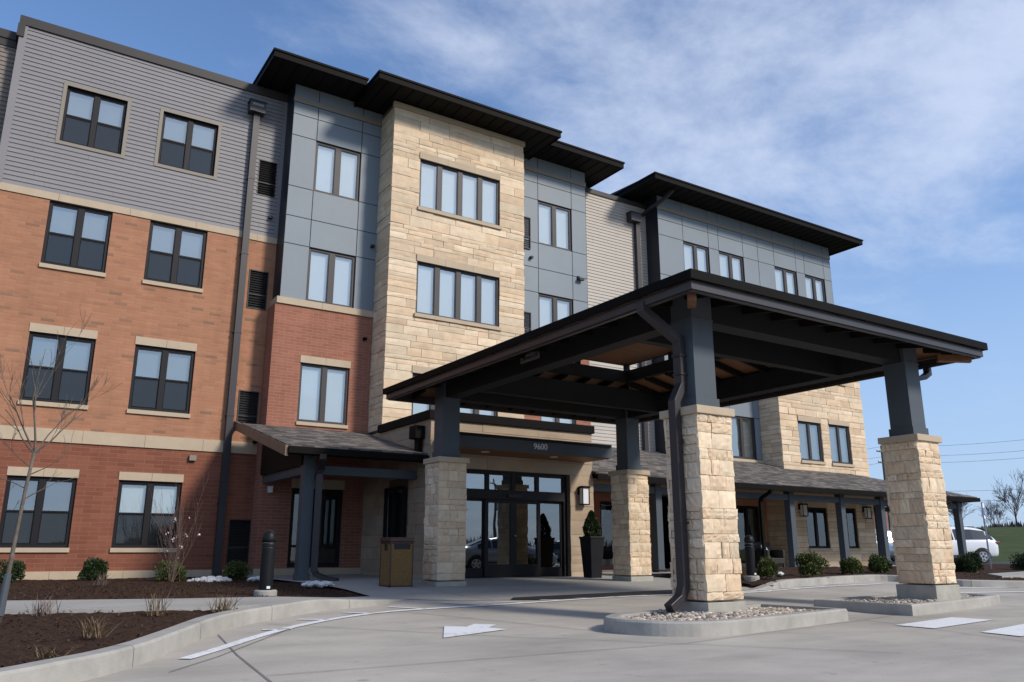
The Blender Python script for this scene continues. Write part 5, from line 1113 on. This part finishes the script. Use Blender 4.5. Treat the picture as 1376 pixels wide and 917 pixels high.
# parking sign on its post
sgp = thing('parking_sign', 'white accessible parking sign on a thin metal post right of the stone pillars', 'sign', (25.5, 13.28, .25), radians(20))
m = MB(); m.box(-.025, .025, -.02, .02, 0, 2.05); m.build('post', 'galv', sgp)
m = MB(); m.box(-.15, .15, -.032, -.022, 1.56, 2.02); sp = m.build('sign_panel', 'sign_white', sgp); 
m = MB(); m.box(-.13, .13, -.036, -.033, 1.66, 1.88); m.build('symbol_field', 'sign_blue', sp)
m = MB(); m.lathe(0, 0, [(.022, -.002), (.022, .002)], 12); m.v = [(a-.01, -.0385+c*.3, 1.845+b) for a, b, c in m.v]
for a in ((-.022,.012,1.755,1.82),(-.022,.05,1.755,1.775),(.04,.06,1.69,1.765)): m.box(a[0], a[1], -.040, -.037, a[2], a[3])
m.build('symbol', 'sign_white', sp)
#---PART4---
# ------------------------------------------------------------------ planting
def shrub(loc, w_, h, label, seed, n=3000, m_='leaf', group='clipped evergreen shrubs along the beds', size=.034):
    w_ *= .82; h *= .84
    t = thing('evergreen_shrub', label, 'shrub', loc, group=group); rnd = random.Random(seed); m = MB()
    bl = [(rnd.uniform(-.28, .28)*w_, rnd.uniform(-.28, .28)*w_, q, rnd.uniform(.20, .32)*w_) for q in [h*rnd.uniform(.12, .3) for _ in range(6)]+[h*rnd.uniform(.4, .82) for _ in range(7)]]
    def f(r):
        x, y, z, q = r.choice(bl); a = r.uniform(0, 2*pi); e = math.asin(r.uniform(-.7, 1)); rad = q*(r.random()**.33)*1.1; nn = (cos(a)*cos(e), sin(a)*cos(e), sin(e))
        return (x+nn[0]*rad, y+nn[1]*rad, max(.02, z+nn[2]*rad*.95)), nn
    leaf_cloud(m, f, n, size, rnd, .8); m.build('foliage', m_, t, fix=False)
    m = MB()
    for k in range(5): a = k*1.3; m.tube([(0,0,-.03),(.12*w_*cos(a),.12*w_*sin(a),h*.3),(.3*w_*cos(a),.3*w_*sin(a),h*.6)], [.012,.008,.004], 5)
    m.build('stems', 'bark', t)
shrub((2.26, 20.1, .26), .62, .48, 'low round green shrub between the two ground floor windows of the brick wall', 1, m_='leaf_dark', n=4200)
shrub((.72, 20.1, .26), .60, .48, 'green shrub half hidden behind the sapling trunk', 2, m_='leaf_dark')
shrub((5.05, 19.3, .26), .64, .34, 'low green shrub under the vent beside the long downspout', 3)
shrub((3.72, 19.4, .26), .80, .28, 'low spreading shrub at the foot of the flowering bush', 4, m_='leaf')
shrub((14.45, 12.30, .32), .56, .44, 'green shrub under the porch armchair beside the second bollard', 5)
shrub((16.15, 12.42, .34), .72, .52, 'tall bushy green shrub at the foot of the first clear porch post', 6, n=4500)
shrub((18.05, 12.72, .34), .62, .44, 'green shrub at the foot of the porch post before the ground floor stone wall', 7, n=4200)
shrub((19.55, 13.0, .34), .58, .46, 'green shrub half hidden by the right front stone pillar', 8, n=3600)
shrub((22.9, 12.6, .30), .80, .46, 'broad dark shrub in front of the end porch post', 9, m_='leaf_dark', n=4200)
shrub((24.75, 13.35, .30), .74, .56, 'dark shrub beside the parking sign post', 10, m_='leaf_dark', n=3600)
shrub((26.6, 12.9, .30), .80, .52, 'dark shrub at the far right edge of the planting bed', 12, m_='leaf_dark', n=3600)
shrub((21.9, 14.4, .30), .62, .46, 'dark shrub just behind the broad one by the end porch post', 13, m_='leaf_dark', n=3000)
def branch(m, p, d, L_, r, depth, rnd, spread=.55, segs=4, up_=.12, min_r=.0025, kids=(2, 3)):
    pts, rad = [p], [r]; q = Vector(p); dd = Vector(d).normalized()
    for k in range(segs):
        dd = (dd+Vector((rnd.gauss(0, .10), rnd.gauss(0, .10), rnd.gauss(0, .06)+up_*.3))).normalized(); q = q+dd*L_/segs; pts.append(tuple(q)); rad.append(max(min_r, r*(1-.55*(k+1)/segs)))
    m.tube(pts, rad, 6 if r > .02 else 4, cap=False)
    if depth:
        for k in range(rnd.randint(*kids)):
            t = rnd.uniform(.35, 1.0); i = min(int(t*segs), segs-1); s = Vector(pts[i]).lerp(Vector(pts[i+1]), t*segs-i)
            a = dd.cross(Vector((rnd.gauss(0, 1), rnd.gauss(0, 1), rnd.gauss(0, .3)))).normalized(); nd = (dd+a*rnd.uniform(spread*.6, spread*1.4)+Vector((0, 0, up_))).normalized()
            branch(m, tuple(s), nd, L_*rnd.uniform(.5, .8), max(min_r, rad[i]*.6), depth-1, rnd, spread, segs, up_, min_r, kids)
# leaning young tree at the left edge
tr = thing('young_tree', 'thin leafless sapling leaning in the mulch at the left edge', 'tree', (.30, 9.3, .26)); rnd = random.Random(17)
m = MB(); tk = [(0,0,-.05),(.015,.02,.35),(.035,.04,.8),(.06,.05,1.25),(.085,.05,1.55)]; m.tube(tk, [.026,.022,.018,.016,.015], 9); m.build('trunk', 'bark', tr, smooth=True)
m = MB(); top = (.085,.05,1.54)
for d, L_, r in (((-.28,.05,.85), .62, .010), ((.12,-.1,1), .74, .012), ((.55,.1,.75), .50, .009), ((-.75,-.2,.6), .52, .008), ((.42,.3,.9), .60, .009)): branch(m, top, d, L_, r, 3, rnd, .36, 5, .14, .0018)
for z, d in ((1.1, (.7,.2,.5)), (1.2, (-.6,.2,.35)), (1.33, (.6,-.3,.45)), (1.42, (-.5,-.4,.4))): branch(m, (.06, .05, z), d, .34, .006, 2, rnd, .45, 4, .1, .0016)
m.build('branches', 'bark', tr)
m = MB(); m.tube([(-.003,-.002,.02),(.016,.018,.40)], [.036,.032], 10); m.build('trunk_guard', 'steel_blue', tr)
# flowering bush
fb = thing('flowering_bush', 'bare many stemmed bush with a few white blossoms before the second ground floor window', 'shrub', (3.55, 18.6, .24)); rnd = random.Random(23); m = MB(); tips = []
for k in range(18):
    a = rnd.uniform(0, 2*pi); s = rnd.uniform(.06, .42); d = (cos(a)*s+.06, sin(a)*s*.7, 1); L_ = rnd.uniform(.6, 1.4); p0 = (rnd.gauss(0, .05), rnd.gauss(0, .05), 0)
    branch(m, p0, d, L_, rnd.uniform(.004, .007), 2, rnd, .28, 5, .12, .0022, (1, 3)); tips.append(Vector(p0)+Vector(d).normalized()*L_*rnd.uniform(.75, 1.05))
m.build('stems', 'twig', fb)
m = MB()
for p in tips[:12]:
    for q in range(rnd.choice((3, 4, 7, 9))):
        c = p+Vector((rnd.gauss(0, .018), rnd.gauss(0, .018), rnd.gauss(0, .018))); n_ = Vector((rnd.gauss(0, 1), rnd.gauss(0, 1), rnd.gauss(0, 1))).normalized(); a = n_.orthogonal().normalized(); b_ = n_.cross(a); s = rnd.uniform(.014, .024)
        m.poly([tuple(c+a*s), tuple(c+b_*s), tuple(c-a*s), tuple(c-b_*s)])
m.build('blossoms', 'blossom', fb, fix=False)
# dry ornamental grasses and small bare bushes in the near bed
def tuft(loc, h, n, spread, label, seed, m_='dry_grass', wd=.0035):
    rnd = random.Random(seed); m = MB()
    for _ in range(n):
        a = rnd.uniform(0, 2*pi); s = rnd.uniform(.1, 1)*spread; hh = h*rnd.uniform(.5, 1); b0 = Vector((rnd.gauss(0, .05), rnd.gauss(0, .05), 0)); t = Vector((cos(a)*s, sin(a)*s, hh)); md = b0+t*.55+Vector((0, 0, hh*.12)); sd_ = Vector((-sin(a), cos(a), 0))*wd
        i = len(m.v); m.v += [tuple(b0-sd_), tuple(b0+sd_), tuple(md+sd_*.7), tuple(md-sd_*.7), tuple(b0+t)]; m.f += [(i, i+1, i+2, i+3), (i+3, i+2, i+4)]
    o = m.build('dry_grass_tuft', m_, fix=False); o.location = loc; tag(o, label, 'dry plant', 'dried plants in the near mulch bed'); return o
tuft((.95, 8.05, .16), .20, 70, .24, 'dried yellow grass tuft in the middle of the near mulch bed', 1)
tuft((.72, 10.3, .20), .26, 45, .26, 'small bare twiggy plant at the sidewalk edge nearest the sapling', 2, 'twig', .004)
tuft((1.75, 9.75, .20), .30, 45, .24, 'dead seed head plant between the two sidewalk edge plants', 3, 'dry_grass', .004)
tuft((2.45, 9.75, .21), .22, 60, .24, 'greenish dried plant where the mulch narrows by the kerb', 4, 'dry_grass', .005)
tuft((.55, 6.95, .13), .10, 40, .20, 'flattened dry grass near the kerb in the foreground', 6)
tuft((2.1, 17.4, .25), .26, 50, .25, 'dry brown stalks in the rear bed before the brick wall', 7, 'twig', .004)
# white rocks below the downspouts
def rocks(cx, cy, z, rx, ry, n, label, seed):
    rnd = random.Random(seed); m = MB()
    for _ in range(n):
        a, q = rnd.uniform(0, 2*pi), sqrt(rnd.random()); pebble(m, cx+rx*q*cos(a), cy+ry*q*sin(a), z+.05*(1-q)+rnd.uniform(0, .03), rnd.uniform(.05, .11), rnd)
    tag(m.build('white_rocks', 'white_rock'), label, 'rocks', kind='stuff')
rocks(4.35, 18.6, .24, .42, .38, 85, 'white splash rocks under the long downspout', 1)
rocks(5.25, 18.3, .24, .24, .22, 26, 'white rocks beside the left bollard light', 4)
rocks(5.55, 15.3, .24, .28, .10, 30, 'white splash rocks at the foot of the left porch downspout', 2)
rocks(15.3, 12.9, .34, .35, .12, 24, 'small white rocks behind the kerb near the porch armchair', 3)

# ------------------------------------------------------------------ cars
def car(name, label, loc, rz, paint, suv=True, group='parked cars'):
    t = thing(name, label, 'car', loc, rz, group=group)
    # stations along the length: x, half width, z sill, z belt, z roof, half width of roof
    if suv: st = [(-2.36,.72,.42,.95,.98,.66),(-2.30,.84,.32,1.02,1.06,.74),(-2.12,.90,.28,1.05,1.34,.66),(-1.80,.92,.26,1.06,1.62,.64),(-1.1,.93,.25,1.05,1.71,.66),(-.2,.93,.25,1.03,1.73,.67),(.45,.93,.25,1.01,1.67,.66),(.95,.92,.25,1.0,1.36,.68),(1.35,.91,.26,.99,1.07,.76),(1.95,.89,.28,.92,.98,.74),(2.28,.82,.32,.80,.86,.66),(2.38,.68,.40,.66,.72,.52)]
    else: st = [(-2.36,.72,.40,.84,.88,.62),(-2.28,.84,.30,.90,.97,.70),(-1.75,.88,.25,.93,1.02,.70),(-1.35,.90,.24,.94,1.20,.62),(-.75,.91,.23,.93,1.42,.58),(.0,.91,.23,.92,1.46,.58),(.5,.91,.23,.91,1.34,.60),(1.05,.90,.24,.90,1.0,.72),(1.8,.87,.26,.82,.90,.70),(2.25,.80,.30,.70,.78,.62),(2.36,.66,.38,.58,.64,.48)]
    m = MB(); K = 9
    for x, w_, z0, zb, zr, wr in st:
        half = [(0, z0), (w_*.86, z0), (w_*.97, z0+.10), (w_, (z0+zb)/2), (w_*.985, zb-.06), (w_*.955, zb), (wr, max(zb+.01, zr-.05)), (wr*.86, zr), (0, zr+.012)]
        for y, z in half: m.v.append((x, y, z))
        for y, z in half[1:-1][::-1]: m.v.append((x, -y, z))
    P_ = 16
    for k in range(len(st)-1):
        for j in range(P_): a = k*P_; m.f.append((a+j, a+(j+1) % P_, a+P_+(j+1) % P_, a+P_+j))
    m.f.append(tuple(range(P_))); m.f.append(tuple((len(st)-1)*P_+j for j in reversed(range(P_))))
    body = m.build('body', paint, t, smooth=True)
    b = body.modifiers.new('sub', 'SUBSURF'); b.levels = 1; b.render_levels = 1
    def vtx(k, j, s=1): v = Vector(m.v[k*P_+j]); return Vector((v.x, v.y*s, v.z))
    # side glass, in panes between the pillars
    ks = [(2,3),(3,5),(5,7)] if suv else [(3,4),(4,5),(5,7)]
    for s in (1, -1):
        for a, c in ks:
            gmb = MB(); rowb, rowt = [], []
            for k in range(a, c+1):
                pb, pt = vtx(k, 5, s), vtx(k, 6, s); off = Vector((0, s*.012, 0)); rowb.append(pb.lerp(pt, .10)+off); rowt.append(pb.lerp(pt, .86)+off)
            ins = .06; dx = Vector((ins, 0, 0)); rowb[0] += dx*.6; rowt[0] += dx*.6; rowb[-1] -= dx*.6; rowt[-1] -= dx*(1.0 if c < 7 else 4.5)
            for q in range(len(rowb)-1): gmb.quad(tuple(rowb[q]), tuple(rowb[q+1]), tuple(rowt[q+1]), tuple(rowt[q]))
            gmb.build('window', 'car_glass', t, smooth=True)
    for k0, k1, nm in (((6, 8, 'windscreen') if suv else (5, 7, 'windscreen')), ((1, 3, 'rear_window') if suv else (2, 4, 'rear_window'))):
        gmb = MB(); sg_ = 1 if nm == 'windscreen' else -1
        for k in range(k0, k1):
            for ya, yb_ in ((-1, 1),):
                p = [vtx(k, 7), vtx(k, 7, -1), vtx(k+1, 7, -1), vtx(k+1, 7)]
                nrm = (p[1]-p[0]).cross(p[3]-p[0]).normalized(); nrm = nrm if nrm.z > 0 else -nrm
                gmb.quad(*[tuple(q+nrm*.018) for q in p])
        gmb.build(nm, 'car_glass', t)
    zc, R_ = .345 if suv else .32, .345 if suv else .32
    for x in (-1.42, 1.45):
        for s in (-1, 1):
            wm = MB(); wm.lathe(0, 0, [(R_*.62,-.11),(R_*.94,-.11),(R_,-.08),(R_,.08),(R_*.94,.11),(R_*.62,.11)], 26)
            wm.v = [(x+a, s*.84+c, zc+b_) for a, b_, c in wm.v]; wh = wm.build('wheel', 'tyre', t)
            rm = MB(); y1 = s*.955; rm.lathe(0, 0, [(R_*.64,-.01),(R_*.64,.012)], 26); rm.v = [(x+a, y1+c*1.0, zc+b_) for a, b_, c in rm.v]; rm.build('rim', 'black', wh)
            sp_ = MB()
            for q in range(5):
                a = q*2*pi/5+.3; u = Vector((cos(a), 0, sin(a))); v = Vector((-sin(a), 0, cos(a))); c0 = Vector((x, s*.972, zc))
                sp_.poly([tuple(c0+v*.035), tuple(c0+u*R_*.62+v*.06), tuple(c0+u*R_*.62-v*.06), tuple(c0-v*.035)])
            rr = MB(); N2 = 26
            for q in range(N2):
                a0, a1 = 2*pi*q/N2, 2*pi*(q+1)/N2; sp_.poly([(x+R_*.56*cos(a0), s*.972, zc+R_*.56*sin(a0)), (x+R_*.66*cos(a0), s*.972, zc+R_*.66*sin(a0)), (x+R_*.66*cos(a1), s*.972, zc+R_*.66*sin(a1)), (x+R_*.56*cos(a1), s*.972, zc+R_*.56*sin(a1))])
            sp_.build('spokes', 'rim', wh, fix=False)
            am = MB(); 
            for q in range(16):
                a0, a1 = pi*(q/16*1.16-.08), pi*((q+1)/16*1.16-.08); am.poly([(x+R_*1.02*cos(a0), s*.938, zc+R_*1.02*sin(a0)), (x+R_*1.17*cos(a0), s*.938, zc+R_*1.17*sin(a0)), (x+R_*1.17*cos(a1), s*.938, zc+R_*1.17*sin(a1)), (x+R_*1.02*cos(a1), s*.938, zc+R_*1.02*sin(a1))])
            am.build('wheel_arch', 'black', t, fix=False)
    for s in (-1, 1):
        zl = .92 if suv else .78
        m2 = MB(); m2.box(-2.38, -2.14, s*.80-.06, s*.80+.06, zl-.02, zl+.10); m2.build('tail_light', 'tail_red', t, bevel=.02)
        m2 = MB(); m2.box(2.05, 2.30, s*.70-.13, s*.70+.10, zl-.24, zl-.10); m2.build('headlight', 'head_clear', t, bevel=.02)
        m2 = MB(); m2.box(.62, .82, s*.98-.06, s*.98+.09, zl+.12, zl+.25); m2.build('mirror', paint, t, bevel=.02)
        m2 = MB(); m2.box(-1.02, 1.05, s*.915-.012, s*.93+.012, .36, .41); m2.build('side_trim', 'black', t)
    m2 = MB(); m2.box(-2.40, -2.36, -.26, .26, .62, .74); m2.build('number_plate', 'sign_white', t)
    return t
suv = car('parked_car', 'white sport utility vehicle parked beyond the end of the porch', (38.6, 22.3, .27), radians(150), 'car_white')
car('parked_car', 'silver car glimpsed between the stone wall and a porch post', (39.6, 27.2, .27), radians(158), 'car_silver')
# cars that the door glass reflects
car('parked_car', 'pale saloon car on the drive mirrored in the entrance doors', (19.8, 2.6, 0), radians(18), 'car_silver', suv=False)
car('parked_car', 'dark saloon car farther off mirrored in the entrance doors', (27.5, -3.0, 0), radians(12), 'car_dark', suv=False)
copy_tree(suv, (184.0, 100.5, 4.55), radians(150), 'tiny white vehicle far off on the field left of the last tree')
copy_tree(suv, (186.5, 92.0, 4.6), radians(140), 'tiny white vehicle far off at the right edge of the picture')

# ------------------------------------------------------------------ distance
def bare_tree(loc, H, seed, label, dense=False, name='bare_tree'):
    t = thing(name, label, 'tree', loc, group='leafless trees beyond the field'); rnd = random.Random(seed)
    m = MB(); m.tube([(0,0,-.3),(0,0,H*.3),(.1,0,H*.5)], [H*.020, H*.016, H*.010], 6); m.build('trunk', 'bark_grey', t)
    m = MB()
    for k in range(16 if dense else 10):
        z = H*rnd.uniform(.12 if dense else .25, .55); a = rnd.uniform(0, 2*pi); branch(m, (0, 0, z), (cos(a)*.7, sin(a)*.7, 1.0), H*rnd.uniform(.25, .45), H*.007, 3, rnd, .5, 3, .1, H*.0022, (3, 4))
    m.build('crown', 'bark_grey', t)
for x, y, z, H, s, lab, dn in ((152.4,84.0,4.3,6.6,1,'broad dense leafless tree just right of the parking sign',True),(159.5,80.5,4.4,4.0,2,'low bare tree between the two dense ones',False),(158,76.6,4.4,8.5,3,'tallest thin bare tree at the right of the field',False),(150,87.6,4.3,4.8,4,'pale bare tree left of the parking sign',False),(146,92,4.2,4.4,5,'bare tree showing past the end porch post',False),(163,74.5,4.5,5.6,6,'bare tree cut by the right edge',True),(156,79.5,4.4,5.0,7,'dense bare bush left of the tallest thin tree',True)):
    bare_tree((x, y, z-.2), H, s, lab, dn)
def wood(p0, p1, n, h, depth, seed, label):
    rnd = random.Random(seed); m = MB()
    for k in range(n):
        t = rnd.random(); q = rnd.uniform(-1, 1)*depth; x = p0[0]+(p1[0]-p0[0])*t; y = p0[1]+(p1[1]-p0[1])*t; d = Vector((p1[1]-p0[1], p0[0]-p1[0], 0)).normalized(); x += d.x*q; y += d.y*q
        z = far_h(x, y)-.2; hh = h*rnd.uniform(.25, .8)*(.75+.25*sin(t*23)+.15*sin(t*61)); a = rnd.uniform(0, 2*pi); w_ = rnd.uniform(.02, .22); lx, ly = rnd.gauss(0, .25)*hh*.4, rnd.gauss(0, .25)*hh*.4
        m.poly([(x-cos(a)*w_, y-sin(a)*w_, z), (x+cos(a)*w_, y+sin(a)*w_, z), (x+lx+cos(a)*w_*.6, y+ly+sin(a)*w_*.6, z+hh*.7), (x+lx*1.2, y+ly*1.2, z+hh)])
    tag(m.build('distant_woodland', 'bark_grey', fix=False), label, 'woodland', kind='stuff')
wood((130, 130), (190, 40), 9000, 3.0, 8, 1, 'band of dark leafless woodland along the far side of the field')
wood((-40, -70), (130, -85), 16000, 4.2, 8, 2, 'dark leafless woodland mirrored in the entrance glass')
# utility poles and lines
def pole(loc, H, label, rz):
    t = thing('utility_pole', label, 'utility pole', loc, rz, group='utility poles')
    m = MB(); m.tube([(0,0,-.5),(0,0,H)], [.17,.12], 10); m.build('shaft', 'wood_pole', t)
    for z, l_ in ((H-.7, 1.2), (H-1.9, 1.1)): m = MB(); m.box(-l_, l_, -.06, .06, z-.06, z+.06); m.build('crossarm', 'wood_pole', t)
    for z, l_ in ((H-.7, 1.2), (H-1.9, 1.1)):
        for x in (-l_*.9, -l_*.4, l_*.4, l_*.9): m = MB(); m.lathe(x, 0, [(.03, z+.06), (.055, z+.10), (.03, z+.22)], 8); m.build('insulator', 'galv', t)
    m = MB(); m.lathe(.28, 0, [(.16, H-3.4), (.18, H-3.3), (.18, H-2.6), (.14, H-2.5)], 12); m.build('transformer', 'galv', t)
PA = Vector((83.4, 53.5)); PB_ = Vector((88.0, 30.0)); PC_ = Vector((78.8, 77.0)); zpole = 2.0
pole((PA.x, PA.y, zpole), 10.2, 'wooden utility pole seen between the stone wall and the right front pillar', radians(8))
pole((48, -44, -.07), 8.6, 'wooden utility pole mirrored in the left door glass', radians(-30))
for z, off, lab in ((12.0, -.5, 'topmost power line'), (11.05, .5, 'power line second from the top'), (10.25, -.4, 'power line third from the top'), (7.3, 0, 'lower cable above the far trees'), (6.3, .1, 'lowest cable crossing just above the far trees')):
    m = MB()
    for a, b_ in ((PC_, PA), (PA, PB_)):
        pts = []
        for k in range(11): t = k/10; p = a.lerp(b_, t); pts.append((p.x+off, p.y, z-.55*4*t*(1-t)))
        m.tube(pts, .014, 5, cap=False)
    tag(m.build('power_line', 'wood_pole'), lab+' on the right', 'cable', 'cables on the utility poles')
# far brick block
fb2 = thing('distant_building', 'far pinkish brick building glimpsed past the porch end', 'building', (86.0, 60.0, 1.6), radians(-32))
m = MB(); wall(m, PY(0), -9, 9, 0, 5.6, [(x-.6, x+.6, z, z+1.2) for x in (-7, -4.4, -1.8, .8, 3.4, 6) for z in (.9, 3.4)], .2); m.quad((-9,0,0),(-9,9,0),(-9,9,5.6),(-9,0,5.6)); m.quad((9,0,0),(9,9,0),(9,9,5.6),(9,0,5.6)); m.build('wall', 'far_brick', fb2)
m = MB(); m.hexa([(-9.4,-.5,5.6),(9.4,-.5,5.6),(9.4,9.5,5.6),(-9.4,9.5,5.6)], [(-9,3.5,7.4),(9,3.5,7.4),(9,5.5,7.4),(-9,5.5,7.4)]); m.build('roof', 'cap_grey', fb2)
for x in (-7, -4.4, -1.8, .8, 3.4, 6):
    for z in (.9, 3.4):
        m = MB(); m.box(x-.6, x+.6, .1, .14, z, z+1.2); m.build('window', 'car_glass', fb2)
